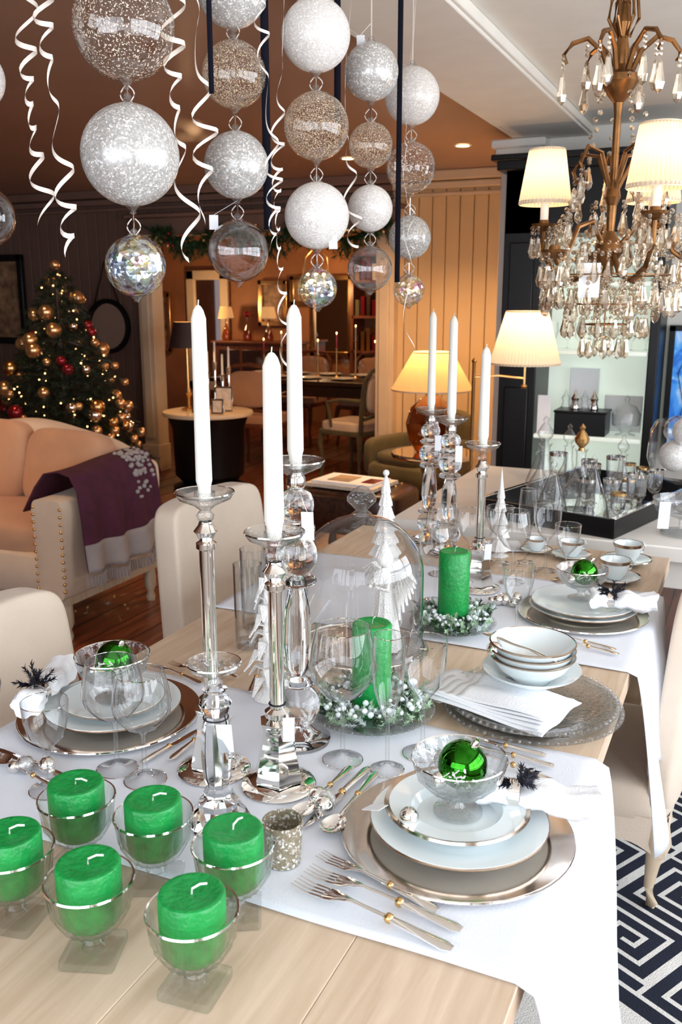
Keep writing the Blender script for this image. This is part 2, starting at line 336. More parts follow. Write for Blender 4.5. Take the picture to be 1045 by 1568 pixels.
# ================================================================== TABLE
TZ=.76
b=MB()
for i in range(5): b.box((-1.18+.2*(i+.5),1.56,TZ-.02),(.1994,2.5,.04),'table')
b.box((-.68,1.56,TZ-.035),(.96,2.46,.02),'tableleg'); 
for y in(.45,2.67): b.box((-.68,y,.67),(.8,.03,.1),'tableleg')
for x in(-1.08,-.28): b.box((x,1.56,.67),(.03,2.2,.1),'tableleg')
for x in(-1.1,-.26):
    for y in(.42,2.74): b.box((x,y,.36),(.08,.08,.72),'tableleg')
b.build('dining_table',bevel=.0012)
def runner(y0,y1,zl,zr,slant,name,flare=.05):
    b=MB()
    W=1.0; 
    def fn(u,v):
        total=zl+W+.04+zr; s=u*total; y=y0+(y1-y0)*v
        if s<zl:
            d=zl-s; x=-1.186-.004-.03*(d/zl)-.012*sin(v*9+2)*(d/zl); z=TZ+.003-d
        elif s>zl+W+.04:
            d=s-zl-W-.04; dd=d*(1+slant*(v-.5)); k=min(1,d/zr)
            x=-.172+.006+flare*k**.7+(.030*sin(v*11+.6)+.012*sin(v*23))*k; z=TZ+.003-dd; y+=.02*sin(v*7)*k
        else:
            x=-1.19+(s-zl)*(1.018/1.04); z=TZ+.004+.0008*sin(s*23+v*5)
        return (x,y,z)
    b.grid(fn,90,36,'linen'); b.build(name,solid=.0016,ang=80)
runner(.89,1.455,.25,.66,.05,'table_runner',.09); runner(1.86,2.42,.25,.33,-.5,'table_runner')
S0=TZ+.006
def plate_prof(r,h=.012,t=.003):
    return [(0,.001),(r*.6,.001),(r*.66,.002),(r*.97,h),(r,h+.001),(r*.99,h+t),(r*.66,t+.003),(r*.6,t+.001),(0,t+.001)]
def plate(b,T,r,mat='china',rim='rim',h=.012):
    b.lathe(plate_prof(r,h),mat,56,T)
    if rim: b.lathe([(r*.965,h+.0018),(r*1.002,h+.0028),(r*1.006,h+.001),(r*1.0,h-.001),(r*.965,h-.0005)],rim,56,T)
def glass_bowl(b,T,s=1,ball=True):
    rf=lambda r,a,z:r*(1+.03*cos(a*18)) if .02<z<.07 else r
    P=[(.0,.0),(.034,.0),(.034,.003),(.012,.010),(.008,.018),(.014,.026),(.040,.036),(.058,.055),(.066,.082),(.064,.082),(.055,.056),(.036,.039),(0,.034)]
    b.lathe([(r*s,z*s) for r,z in P],'cut',72,T,rf)
    b.lathe([(.0662*s,.0815*s),(.0655*s,.0832*s),(.064*s,.082*s)],'silver',56,T)
    if ball:
        cz=.072*s; R=.034*s
        b.ball((0.005,0,cz),R,'gball',28,18,T); b.lathe([(.006,0),(.006,.008),(.003,.012)],'silver',10,T@TR(.02,0,.102*s,ry=.5))
        b.ball((-.03,.02,.062*s),.014*s,'glit',12,8,T); b.ball((-.02,-.03,.058*s),.012*s,'silver',12,8,T)
        # hand-painted snowy leaf patch on the bauble (slightly raised leaves following its surface)
        for k in range(11):
            a0=-1.35+random.uniform(-.5,.5); e0=random.uniform(-.15,.35); da=random.uniform(-.35,.35); de=random.uniform(-.35,.1)
            pts=[]
            for q in range(5):
                aa=a0+da*q/4; ee=e0+de*q/4; rr=R*1.02; pts.append((.005+rr*cos(ee)*cos(aa),rr*cos(ee)*sin(aa),cz+rr*sin(ee)))
            b.loft(pts,[.0010,.0026,.0034,.0024,.0008],[.0008]*5,'feather',6,T=T)
        for k in range(3):
            a=k*2.1+1; b.ball((cos(a)*.035,sin(a)*.035,.058),.012,'orb',12,8,T)
T=TR(-.33,1.14,S0)
b=MB(); plate(b,T,.166,'bronzesilver','silver',.008); b.build('charger_plate')
b=MB(); plate(b,TR(-.33,1.15,S0+.012),.128,'china'); b.build('dinner_plate')
b=MB(); b.lathe([(0,.001),(.06,.001),(.068,.012),(.102,.02),(.104,.021),(.102,.024),(.066,.017),(.058,.005),(0,.005)],'china',56,TR(-.335,1.155,S0+.02)); b.lathe([(.098,.0235),(.104,.0255),(.1055,.0215),(.1,.0195)],'rim',56,TR(-.335,1.155,S0+.02)); b.build('soup_plate')
b=MB(); glass_bowl(b,TR(-.335,1.16,S0+.027),1.05); b.build('glass_dessert_bowl')
b=MB(); tag(b,(-.42,1.08,S0+.055),1.2,.02,.035,1.2); b.ball((-.385,1.09,S0+.045),.014,'silver'); b.build('silver_bell_favor')
T=TR(-1.03,1.25,S0)
b=MB(); plate(b,T,.165,'bronzesilver','silver',.008); b.build('charger_plate')
b=MB(); plate(b,TR(-1.03,1.26,S0+.012),.125,'china'); b.build('dinner_plate')
b=MB(); plate(b,TR(-1.03,1.26,S0+.022),.095,'china'); b.build('side_plate')
b=MB(); glass_bowl(b,TR(-1.03,1.265,S0+.03),1.05); b.build('glass_dessert_bowl')
b=MB(); plate(b,TR(-.33,2.17,S0),.155,'bronzesilver','silver',.008); b.build('charger_plate')
b=MB(); plate(b,TR(-.33,2.18,S0+.012),.13,'china'); plate(b,TR(-.33,2.18,S0+.022),.125,'china'); b.build('dinner_plate')
b=MB(); glass_bowl(b,TR(-.34,2.20,S0+.032),.95); b.build('glass_dessert_bowl')
b=MB()
for k in range(2):
    z=TZ+.002+.013*k; r=.168-.008*k
    b.lathe([(0,0),(.10,0),(.12,.006),(r-.01,.012),(r,.014),(r-.01,.017),(.12,.010),(.10,.004),(0,.004)],'cut',64,TR(-.325,1.60,z))
    for i in range(64):
        a=2*pi*i/64; b.ball((-.325+(r-.004)*cos(a),1.60+(r-.004)*sin(a),z+.016),.0042,'cut',6,4)
b.build('glass_charger_plate')
b=MB()
T=TR(-.335,1.63,TZ+.045)
b.lathe([(0,0),(.04,0),(.045,.004),(.09,.028),(.093,.032),(.088,.031),(.045,.008),(0,.006)],'china',48,T)
for k in range(3):
    z=.008+.013*k; b.lathe([(0,z+.004),(.034,z+.004),(.036,z+.0),(.04,z+.006),(.066,z+.026),(.080,z+.050),(.078,z+.050),(.063,z+.028),(.038,z+.010),(0,z+.009)],'china',48,T)
    b.lathe([(.0775,z+.049),(.079,z+.0515),(.0815,z+.050),(.080,z+.047)],'rim',48,T)
b.build('soup_bowl_stack')
def napkin_fold(b,c,sx,sy,rz,h=.012,layers=3):
    for k in range(layers):
        f=1-.08*k
        def fn(u,v,k=k,f=f):
            x=(u-.5)*sx*f+.01*k; y=(v-.5)*sy*f; z=k*h/layers+.006*sin(u*5+v*3+k)*.6+.003*sin(v*11+k)
            return (x,y,z+.002)
        b.grid(fn,16,12,'napkin',TR(*c,rz=rz))
b=MB(); napkin_fold(b,(-.385,1.56,TZ+.030),.27,.16,-.25,.020,5); b.build('folded_napkin',solid=.002,ang=80)
b=MB(); b.loft([(-.16,0,0),(-.10,0,.005),(-.03,0,0),(.05,0,.004),(.11,0,0),(.17,0,.0)],[.012,.016,.008,.008,.014,.006],[.003]*6,'silver',10,T=TR(-.36,1.62,TZ+.118,rz=-.5,s=.55))
b.ball((0,0,0),.016,'silver',T=TR(-.40,1.60,TZ+.112)); tag(b,(-.42,1.66,TZ+.115),.5,.02,.04,1.3); b.build('silver_ladle_favor')
def rolled_napkin(c,rz,L=.2,r=.024):
    b=MB(); pts=[(-L/2+L*i/16,0,.004*sin(i*.9)) for i in range(17)]
    ws=[r*(1.2-.5*math.exp(-((i-5.)/2.)**2))+.002*sin(i*2) for i in range(17)]
    P=TR(*c,rz=rz)
    vs=[];fs=[];n=17;sg=28
    for i,p in enumerate(pts):
        for j in range(sg):
            a=2*pi*j/sg; rr=ws[i]*(1+.09*cos(a*5+i*.12)+.05*cos(a*9+1)); vs.append((p[0]+.004*cos(a*3),rr*cos(a),p[2]+rr*.75*sin(a)))
    for i in range(n-1):
        for j in range(sg): k=(j+1)%sg; fs.append((i*sg+j,i*sg+k,(i+1)*sg+k,(i+1)*sg+j))
    fs.append(tuple(range(sg))); fs.append(tuple((n-1)*sg+j for j in range(sg)))
    b.add(vs,fs,'napkin',P)
    T=TR(*c,rz=rz)@TR(-L/2+L*5/16,0,0,ry=pi/2)
    b.lathe([(r*.8,-.008),(r*.86,-.008),(r*.86,.008),(r*.8,.008)],'silver',20,T)
    for k in range(9):
        p0=P@Vector((-L/2+L*.33,.004,r*.6)); p1=p0+Vector((random.uniform(-.035,.035),random.uniform(-.035,.035),random.uniform(.005,.035)))
        b.tube([p0,p1],.0008,'blackw',4); needles(b,p0,p1,40,.011,'blackw',.002)
    b.build('rolled_napkin',ang=70)
rolled_napkin((-.230,1.205,S0+.052),.10,.17); rolled_napkin((-1.15,1.22,S0+.05),1.9,.18); rolled_napkin((-.235,2.15,S0+.055),.25,.15)
def cut_T(a,c):
    a=Vector(a);c=Vector(c); L=(c-a).length; return TR(a.x,a.y,S0+.004,rz=math.atan2(c.y-a.y,c.x-a.x)),L/.21
def fork(a,c):
    T,s=cut_T(a,c); T=T@Matrix.Scale(s,4); b=MB()
    for k in range(4):
        y=(k-1.5)*.0062; b.loft([(0,y,.003),(.02,y,.0),(.045,y*.95,.002)],[.0008,.0016,.0016],[.0008,.0012,.0012],'silver',6,T=T)
    b.loft([(.043,0,.002),(.055,0,.003),(.068,0,.006),(.08,0,.007),(.12,0,.006),(.135,0,.005),(.17,0,.003),(.2,0,.001),(.21,0,.001)],[.0112,.0112,.007,.003,.003,.0052,.0065,.0085,.005],[.0014,.0014,.002,.0022,.002,.003,.003,.003,.002],'silver',10,T=T)
    b.ball((.13,0,.005),.0062,'gold',10,6,T); b.build('dinner_fork')
def knife(a,c):
    T,s=cut_T(a,c); T=T@Matrix.Scale(s,4); b=MB()
    b.loft([(0,.003,.001),(.015,.001,.001),(.05,0,.001),(.10,0,.002),(.115,0,.003)],[.001,.006,.009,.009,.006],[.0005,.0007,.0008,.001,.002],'silver',8,T=T)
    b.loft([(.113,0,.003),(.125,0,.004),(.16,0,.004),(.2,0,.004),(.21,0,.004)],[.006,.0055,.0065,.0085,.006],[.004,.004,.0045,.005,.003],'silver',10,T=T)
    b.ball((.118,0,.0035),.0068,'gold',10,6,T); b.build('dinner_knife')
def spoon(a,c):
    T,s=cut_T(a,c); T=T@Matrix.Scale(s,4); b=MB()
    def fn(u,v):
        th=2*pi*v; r=u; x=.028+.028*r*cos(th); y=.019*r*sin(th)*(1-.15*cos(th)); return (x,y,.001+.009*(r*r))
    b.grid(fn,6,20,'silver',T)
    b.loft([(.053,0,.009),(.065,0,.010),(.09,0,.008),(.13,0,.005),(.17,0,.003),(.2,0,.002),(.21,0,.002)],[.004,.0028,.0025,.004,.006,.0085,.005],[.0018,.002,.002,.002,.0025,.0025,.002],'silver',10,T=T)
    b.ball((.128,0,.005),.006,'gold',10,6,T); b.build('table_spoon')
fork((-.49,.945),(-.262,.905)); fork((-.487,.975),(-.262,.942)); fork((-.487,1.012),(-.30,.965))
spoon((-.495,1.05),(-.50,1.25)); spoon((-.555,1.07),(-.545,1.25)); knife((-.535,1.06),(-.515,1.255))
knife((-.40,1.41),(-.24,1.385)); fork((-.41,1.385),(-.235,1.345)); knife((-.42,1.435),(-.26,1.415))
spoon((-1.10,1.03),(-.93,1.0)); knife((-1.12,1.06),(-.95,1.03)); 
knife((-.845,1.27),(-.865,1.12)) ; fork((-.82,1.33),(-.83,1.15)) 
fork((-1.10,1.475),(-.95,1.435)); fork((-1.07,1.50),(-.92,1.46)); spoon((-1.03,1.53),(-.9,1.49))
fork((-.40,1.99),(-.22,1.96)); fork((-.39,1.965),(-.21,1.935)); knife((-.42,2.38),(-.24,2.37))
knife((-.86,1.62),(-.80,1.46)); fork((-.9,1.6),(-.84,1.44))
def trinkets(c,n,sp,name):
    b=MB()
    for i in range(n):
        a=random.uniform(0,2*pi); rr=sp*math.sqrt(random.random()); r=random.uniform(.009,.016)
        b.ball((c[0]+rr*cos(a),c[1]+rr*sin(a),S0+r),r,random.choice(['silver','silver','orb','glit']),14,8)
    b.build(name)
trinkets((-.53,1.12),3,.02,'silver_bauble_cluster'); trinkets((-1.0,1.02),4,.05,'silver_bauble_cluster'); trinkets((-.52,2.17),7,.04,'silver_bauble_cluster')

def wine(x,y,h,r,kind=0,name='wine_glass',z=S0):
    b=MB(); T=TR(x,y,z); fr=.034 if r>.03 else .028
    if kind==0: pr=[(fr,0),(fr,.0015),(fr*.4,.004),(.005,.010),(.0035,.03),(.0035,h*.42),(.008,h*.46),(r*.6,h*.52),(r*.95,h*.64),(r,h*.72),(r*.93,h*.86),(r*.8,h)]
    elif kind==1: pr=[(fr,0),(fr,.0015),(fr*.4,.004),(.005,.010),(.0035,.03),(.0035,h*.45),(.010,h*.50),(r*.75,h*.62),(r*.95,h*.8),(r,h)]
    elif kind==2: pr=[(fr,0),(fr,.0015),(fr*.4,.004),(.0035,.012),(.003,h*.36),(.010,h*.43),(r*.9,h*.6),(r,h*.75),(r*.86,h)]
    else: pr=[(0,0),(r*.9,0),(r*.93,.012),(r,h),(r*.97,h),(r*.9,.014),(0,.012)]
    b.lathe(pr,'glass',40,T)
    if kind<3: 
        q=r*(.8 if kind==0 else 1 if kind==1 else .86); b.lathe([(q+.0006,h-.0014),(q+.0006,h)],'silver',40,T)
        b.lathe([(fr+.0003,0),(fr+.0006,.0012),(fr-.001,.0018)],'silver',40,T)
    b.build(name)
wine(-.832,1.085,.185,.047); wine(-.895,1.095,.19,.05); wine(-.57,1.275,.235,.056); wine(-.49,1.275,.235,.027,2,'champagne_flute'); wine(-.455,1.35,.205,.038,1)
wine(-.55,2.36,.20,.045,0); wine(-.49,2.50,.19,.04,1); wine(-.56,2.56,.22,.026,2,'champagne_flute'); wine(-.63,2.52,.17,.04,1); wine(-.42,2.43,.16,.035,1)
wine(-.97,1.66,.19,.032,3,'highball_glass'); wine(-.93,1.73,.19,.03,3,'highball_glass'); wine(-1.02,1.77,.19,.03,3,'highball_glass')
wine(-1.12,1.02,.19,.045,0); wine(-.68,2.40,.18,.04,1); wine(-.75,2.35,.2,.045,0); wine(-.95,1.00,.15,.036,1); wine(-.44,1.95,.17,.036,1); wine(-.69,2.12,.20,.042,0)
def taper(b,x,y,z0,z1,r):
    n=10
    b.lathe([(0,z0),(r*.75,z0),(r*.8,z0+.02)]+[(r*(1-.12*i/n),z0+.03+(z1-z0-.05)*i/n) for i in range(n+1)]+[(r*.6,z1-.008),(r*.3,z1-.002),(0,z1)],'wax',20,TR(x,y,0))
    b.tube([(x,y,z1-.003),(x+.001,y,z1+.007)],.0009,'wick',5)
def sconce_dish(b,T,s=1):
    b.lathe([(r*s,z*s) for r,z in [(.006,-.03),(.012,-.027),(.014,-.02),(.008,-.012),(.018,-.004),(.040,.006),(.046,.016),(.044,.017),(.036,.010),(.016,.004),(.016,.016),(.013,.016),(.012,.0)]],'cut',40,T)
    b.lathe([(.0462*s,.0155*s),(.0455*s,.0175*s),(.044*s,.0165*s)],'silver',40,T)
def silverstick(x,y,zd,zt,r=.0135,name='silver_candlestick'):
    b=MB(); T=TR(x,y,S0); h=zd-S0
    b.lathe([(0,0),(.058,0),(.06,.003),(.056,.007),(.03,.012),(.0,.012)],'silver',40,T)
    b.lathe([(.040,.012),(.041,.02),(.028,.075),(.026,.10),(.030,.112),(0.0,.116)],'silver',6,T)
    b.lathe([(.012,.112),(.020,.120),(.020,.128),(.012,.134),(.0115,.14),(.0115,h-.075),(.016,h-.072),(.016,h-.064),(.010,h-.060),(.015,h-.05),(.019,h-.045),(.012,h-.036),(.010,h-.03)],'silver',28,T)
    sconce_dish(b,TR(x,y,zd)); taper(b,x,y,zd+.004,zt,r)
    b.tube([(x+.013*cos(a*pi/6),y+.013*sin(a*pi/6),S0+.14) for a in range(12)],.0012,'blackw',5,closed=True)
    tag(b,(x+.03,y-.02,S0+.13),.5,.018,.045,.2,(x+.012,y-.008,S0+.14))
    b.build(name)
silverstick(-.75,1.16,1.215,1.51,.0125); silverstick(-.63,1.16,1.165,1.445,.0150); silverstick(-.62,2.27,1.14,1.40,.0135)
def crystalstick(x,y,zd,zt,r=.013,candle=True,name='crystal_candlestick',s=1.,m='crystal'):
    b=MB(); T=TR(x,y,S0); h=zd-S0-.03
    P=[(0,0),(.055,0),(.056,.006),(.044,.014),(.026,.022),(.018,.03)]
    # ball, disc, long tapering column, disc, ball, neck (fractions of remaining height)
    z=.03; rem=h-.03
    for frac,rr,kind in((.17,.030,'b'),(.05,.026,'d'),(.38,.024,'c'),(.05,.026,'d'),(.16,.027,'b'),(.06,.024,'d'),(.13,.022,'b')):
        hh=rem*frac
        if kind=='c':
            P+=[(.014,z+.004),(.020,z+.015),(rr,z+hh*.35),(rr*.92,z+hh*.7),(.016,z+hh-.008),(.012,z+hh)]
        else:
            for j in range(1,8):
                a=pi*j/8; P.append((.012+(rr-.012+.008)*sin(a),z+hh*(1-cos(a))/2))
            P.append((.012,z+hh))
        z+=hh
    P.append((0,z)); b.lathe([(r_*s,z_) for r_,z_ in P],m,24,T)
    b.lathe([(.012,.0),(.016,.008),(.016,.02),(.010,.03),(0,.03)],'silver',20,T@TR(0,0,h-.002))
    sconce_dish(b,TR(x,y,zd),1.05)
    if candle: taper(b,x,y,zd+.004,zt,r)
    tag(b,(x+.035,y-.03,zd-.06),.3,.02,.05,.2,(x+.01,y-.01,zd-.03))
    b.build(name)
crystalstick(-.67,1.31,1.245,1.51,.0135); crystalstick(-.80,2.57,1.16,1.47,.0135); crystalstick(-.90,2.68,1.17,1.48,.0125)
b=MB(); T=TR(-.66,1.03,S0)
b.lathe([(0,0),(.046,0),(.047,.006),(.040,.02),(.028,.028),(.030,.038),(.020,.046),(.022,.052),(.016,.060),(.021,.075),(.023,.11),(.021,.15),(.016,.172),(.020,.178),(.024,.19),(.018,.2),(.012,.206),(.018,.212),(.0,.212)],'crystal',10,T)
sconce_dish(b,TR(-.66,1.03,S0+.238),.85); b.tube([( -.66+.018*cos(a*pi/8),1.03+.018*sin(a*pi/8),S0+.168) for a in range(16)],.0012,'blackw',5,closed=True)
tag(b,(-.635,1.01,S0+.17),.4,.022,.055,.35,(-.66,1.01,S0+.165)); b.build('crystal_candlestick',ang=20)
b=MB(); b.lathe([(0,0),(.024,0),(.025,.004),(.028,.062),(.026,.062),(.023,.006),(0,.006)],'votive',32,TR(-.53,.985,S0)); b.build('glitter_votive_holder')
def cupcandle(x,y,rz):
    b=MB(); T=TR(x,y,TZ+.0005,rz=rz)
    b.sq((0,0,.006),(.066,.066,.012),'block',.15,T,24,8)
    rf=lambda r,a,z:r*(1+.032*cos(a*20)) if .03<z<.085 else r
    b.lathe([(.014,.011),(.009,.016),(.014,.022),(.010,.028),(.018,.033),(.034,.044),(.046,.066),(.051,.098),(.0525,.102),(.050,.102),(.048,.098),(.043,.067),(.031,.048),(0,.040)],'cupg',80,T,rf)
    b.lathe([(.0526,.1005),(.0518,.1028),(.0500,.1022)],'silver',48,T)
    R=.0375
    zt=.124
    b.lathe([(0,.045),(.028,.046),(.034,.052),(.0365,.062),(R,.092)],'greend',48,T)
    b.lathe([(R,.092),(R,zt-.004),(R-.0015,zt-.001),(R-.004,zt),(R-.008,zt-.001),(.012,zt-.003),(0,zt-.003)],'green',48,T)
    a=random.uniform(-.6,.6)+.5
    b.loft([(0,0,zt-.004),(.001,0,zt+.004),(.010*cos(a),.010*sin(a),zt+.006),(.018*cos(a),.018*sin(a),zt+.004)],.0014,.0014,'wick',6,T=T)
    b.build('green_pillar_candle_in_glass_cup')
for x,y,rz in[(-.780,.745,.2),(-.652,.735,.35),(-.512,.738,.1),(-.535,.865,.5),(-.785,.872,.1),(-.665,.880,.4)]: cupcandle(x,y,rz)
def wreath(x,y,top,R,z=S0):
    b=MB(); T=TR(x,y,z); b.lathe([(0,0),(R*.5,0),(R*.55,.006),(R*.95,.016),(R,.018),(R*.95,.020),(R*.5,.010),(0,.008)],'cut',48,T)
    for i in range(64):
        a=2*pi*i/64; b.ball((x+R*.985*cos(a),y+R*.985*sin(a),z+.019),.0035,'cut',6,4)
    b.build('glass_candle_plate')
    b=MB(); z0=z+.009
    b.lathe([(0,0),(.035,0),(.036,.002),(.036,top-z0-.004),(.034,top-z0-.001),(.031,top-z0),(.025,top-z0-.002),(0,top-z0-.003)],'green',40,TR(x,y,z0)); b.tube([(x,y,top-.004),(x+.002,y,top+.008),(x+.006,y,top+.012)],.0011,'wick',5)
    b.build('green_pillar_candle')
    b=MB()
    for i in range(230):
        a=random.uniform(0,2*pi); rr=R*random.uniform(.45,.88); zz=z+.016+random.uniform(0,.022)
        p0=Vector((x+rr*cos(a),y+rr*sin(a),zz)); d=Vector((random.uniform(-1,1),random.uniform(-1,1),random.uniform(.0,1))).normalized()*.022
        d.xy+= Vector((cos(a),sin(a)))*.006
        needles(b,p0,p0+d,26,.010,random.choice(['frost','frost','leafd','snow']),.0018)
    for i in range(90):
        a=random.uniform(0,2*pi); rr=R*random.uniform(.45,.85); b.ball((x+rr*cos(a),y+rr*sin(a),z+.035+random.uniform(0,.015)),random.uniform(.003,.006),'snow',8,6)
    b.build('frosted_wreath')
wreath(-.59,1.45,.948,.118); wreath(-.59,1.95,.955,.10)
b=MB(); x,y=-.73,1.73
b.lathe([(.136,0),(.139,.004),(.136,.008),(.134,.012)]+[(.134,.17)]+[(.134*cos(t*pi/20),.17+.125*sin(t*pi/20)) for t in range(1,10)]+[(.012,.295)],'glass',56,TR(x,y,TZ+.018))
b.lathe([(.139,.002),(.1405,.004),(.139,.006)],'silver',56,TR(x,y,TZ+.018))
b.lathe([(.012,.293),(.022,.298),(.012,.306),(.020,.315),(.031,.326),(.031,.336),(.018,.350),(.006,.357),(0,.359)],'cut',28,TR(x,y,TZ+.018))
b.build('glass_cloche')
b=MB(); b.lathe([(0,0),(.08,0),(.085,.006),(.145,.012),(.148,.016),(.14,.017),(0,.015)],'cut',56,TR(x,y,TZ+.001)); b.build('glass_cloche_base')
b=MB(); T=TR(x+.05,y+.01,TZ+.020,rz=-.4)
b.lathe([(0,0),(.038,0),(.036,.02),(.022,.10),(.014,.16),(.010,.175),(.007,.182)],'feather',24,T,lambda r,a,z:r*(1+.08*cos(a*9)))
b.ball((0,0,.200),.018,'feather',16,10,T); b.lathe([(.017,.205),(.012,.218),(.004,.235),(0,.24)],'feather',16,T)
for sgn in(-1,1):
    for k in range(7):
        a=.2+k*.22; b.loft([(sgn*.008,.012,.165-k*.006),(sgn*(.02+.03*cos(a)),.018,.17+.045*sin(a)-k*.012),(sgn*(.03+.05*cos(a)),.014,.15+.05*sin(a)-k*.022)],[.004,.010,.003],[.002]*3,'feather',6,T=T)
    b.loft([(sgn*.012,-.002,.16),(sgn*.028,-.02,.14),(sgn*.008,-.034,.145)],[.007,.006,.004],[.006,.005,.004],'feather',8,T=T)
b.build('angel_figurine')
b=MB(); T=TR(-.89,2.28,TZ+.001); P=[(0,0),(.045,0),(.046,.006),(.012,.012),(.012,.03)]
for k in range(7):
    z=.03+k*.035; r=.048*(1-k/8.2); P+=[(r,z),(r*.96,z+.006),(r*.55,z+.035)]
P+=[(0,.295)]; b.lathe(P,'feather',24,T,lambda r,a,z:r*(1+.10*cos(a*8+z*30)))
b.ball((0,0,.295),.009,'feather',10,8,T); b.build('porcelain_tree_figurine')
b=MB(); T=TR(-.655,2.62,TZ+.001); P=[(0,0),(.03,0),(.010,.01)]
for k in range(5):
    z=.02+k*.04; r=.035*(1-k/6.); P+=[(r,z),(r*.5,z+.035)]
P+=[(0,.27)]; b.lathe(P,'feather',20,T,lambda r,a,z:r*(1+.10*cos(a*8))); b.build('porcelain_tree_figurine')
b=MB()
for k in range(34):
    z=S0+.03+.0065*k; a=k*2.3; s_=1-k/50
    b.loft([(-.80,1.44,z),(-.80+.03*s_*cos(a),1.44+.03*s_*sin(a),z+.006),(-.80+.055*s_*cos(a),1.44+.055*s_*sin(a),z-.022)],[.004,.011,.002],[.002]*3,'feather',6)
b.lathe([(0,0),(.03,0),(.012,.02),(.006,.24),(0,.27)],'feather',14,TR(-.80,1.44,S0)); b.build('white_feather_tree')
def cup(x,y,s=1):
    b=MB(); T=TR(x,y,S0,s=s)
    b.lathe([(0,.001),(.035,.001),(.068,.010),(.070,.012),(.068,.013),(.035,.004),(0,.004)],'china',40,T); b.lathe([(.066,.0125),(.070,.014),(.071,.012)],'rim',40,T)
    b.lathe([(0,.005),(.022,.005),(.024,.010),(.034,.025),(.040,.05),(.042,.058),(.040,.058),(.036,.04),(.02,.012),(0,.011)],'china',36,T); b.lathe([(.0405,.050),(.0418,.050),(.043,.0585),(.0415,.0595)],'rim',36,T)
    b.tube([(.038,0,.05),(.055,0,.052),(.062,0,.04),(.055,0,.026),(.036,0,.022)],.0028,'china',6,T=T@TR(rz=.8)); b.build('tea_cup_and_saucer')
cup(-.30,2.50); cup(-.45,2.68,.85); cup(-.29,2.69); cup(-.56,2.70,.7)
b=MB(); b.box((-.66,2.72,S0),(.10,.12,.002),'tag',rz=.4); b.box((-.98,1.92,TZ+.007),(.12,.18,.003),'tag',rz=.2); b.build('menu_card')
b=MB(); tag(b,(-.49,1.51,TZ+.03),-.5,.03,.05,1.4); b.build('price_tag')

b=MB(); b.box((-.48,3.52,.735),(1.3,1.16,.05),'trimw'); b.box((-.48,3.52,.66),(1.2,1.06,.1),'trimw')
for xx in(-1.05,.1):
    for yy in(3.0,4.04): b.lathe([(.03,0),(.022,.02),(.03,.08),(.022,.12),(.032,.5),(.035,.62)],'trimw',16,TR(xx,yy,0))
b.build('display_table',bevel=.005)
T0=TR(-.5,3.42,TZ+.001,rz=-.28)
b=MB(); b.box((0,0,.006),(.50,.80,.012),'silver',T0)
for sx in(-1,1): b.box((sx*.25,0,.032),(.014,.80,.064),'black',T0)
for sy in(-1,1): b.box((0,sy*.40,.032),(.514,.014,.064),'black',T0)
for sx in(-1,1): b.box((sx*.25,0,.066),(.018,.81,.004),'silver',T0)
b.build('black_tray',bevel=.003)
def decanter(p,s=1,gold=False):
    b=MB(); T=TR(*p,s=s); b.lathe([(0,0),(.05,0),(.055,.01),(.05,.07),(.022,.12),(.015,.15),(.016,.19),(.022,.2)],'cut',10 if not gold else 28,T)
    b.lathe([(.012,.195),(.008,.205),(.022,.222),(.024,.235),(.014,.252),(.006,.262),(.010,.272),(0,.284)],'gold' if gold else 'cut',20,T); b.build('crystal_decanter',ang=20)
decanter((-.66,3.25,TZ+.013),1.2); decanter((-.54,3.3,TZ+.013),1.1,True); decanter((-.42,3.5,TZ+.013),.9); decanter((-.62,3.5,TZ+.013),1.)
def cone(p,s=1):
    b=MB(); T=TR(*p,s=s); b.lathe([(.062,0),(.060,.01),(.045,.08),(.012,.17),(.004,.185),(.011,.195),(.011,.203),(.003,.215),(.0,.23)],'glass',32,T); b.lathe([(0,.002),(.058,.002),(.058,.006),(0,.006)],'cut',32,T); b.build('glass_cone_cloche')
cone((-.60,3.12,TZ+.013),.95); cone((-.47,3.14,TZ+.013),1.05); cone((-.72,3.42,TZ+.013),.9)
for i,(xx,yy) in enumerate([(-.38,3.12),(-.42,3.25),(-.34,3.28),(-.38,3.38),(-.30,3.5),(-.46,3.62),(-.36,3.65),(-.56,3.62),(-.52,3.42),(-.42,3.72),(-.50,3.22),(-.68,3.62)]):
    b=MB(); T=TR(xx,yy,TZ+.013,s=1.1+.2*(i%3)); b.lathe([(.02,0),(.004,.006),(.004,.03),(.012,.035),(.022,.05),(.024,.10),(.0235,.10),(.02,.05),(0,.04)],'cut' if i%2 else 'glass',20,T); b.lathe([(.0242,.092),(.0242,.1)],'gold' if i%3==0 else 'silver',20,T); b.build('liqueur_glass')
b=MB(); T=TR(-.20,3.70,TZ+.001); b.lathe([(0,.002),(.10,.002),(.10,.01),(.03,.02),(.03,.05),(.13,.09),(.155,.16),(.15,.26),(.13,.30)],'glass',40,T)
b.ball((-.05,-.03,.17),.06,'satin',24,14,T); b.ball((.05,.03,.20),.06,'satin',24,14,T); b.ball((-.05,.05,.26),.055,'orb',20,12,T); b.ball((-.01,-.06,.27),.055,'satin',20,12,T); b.build('glass_bauble_bowl')
b=MB(); T=TR(-.17,3.12,TZ+.001); b.lathe([(0,.002),(.07,.002),(.07,.008),(.012,.02),(.012,.05),(.09,.08),(.10,.12),(.098,.12),(.08,.082),(0,.07)],'cut',36,T); b.ball((0,0,.11),.04,'orb',16,10,T); tag(b,(-.22,3.0,TZ+.13),.3,.035,.09,.1,(-.19,3.05,TZ+.12)); b.build('glass_comport')

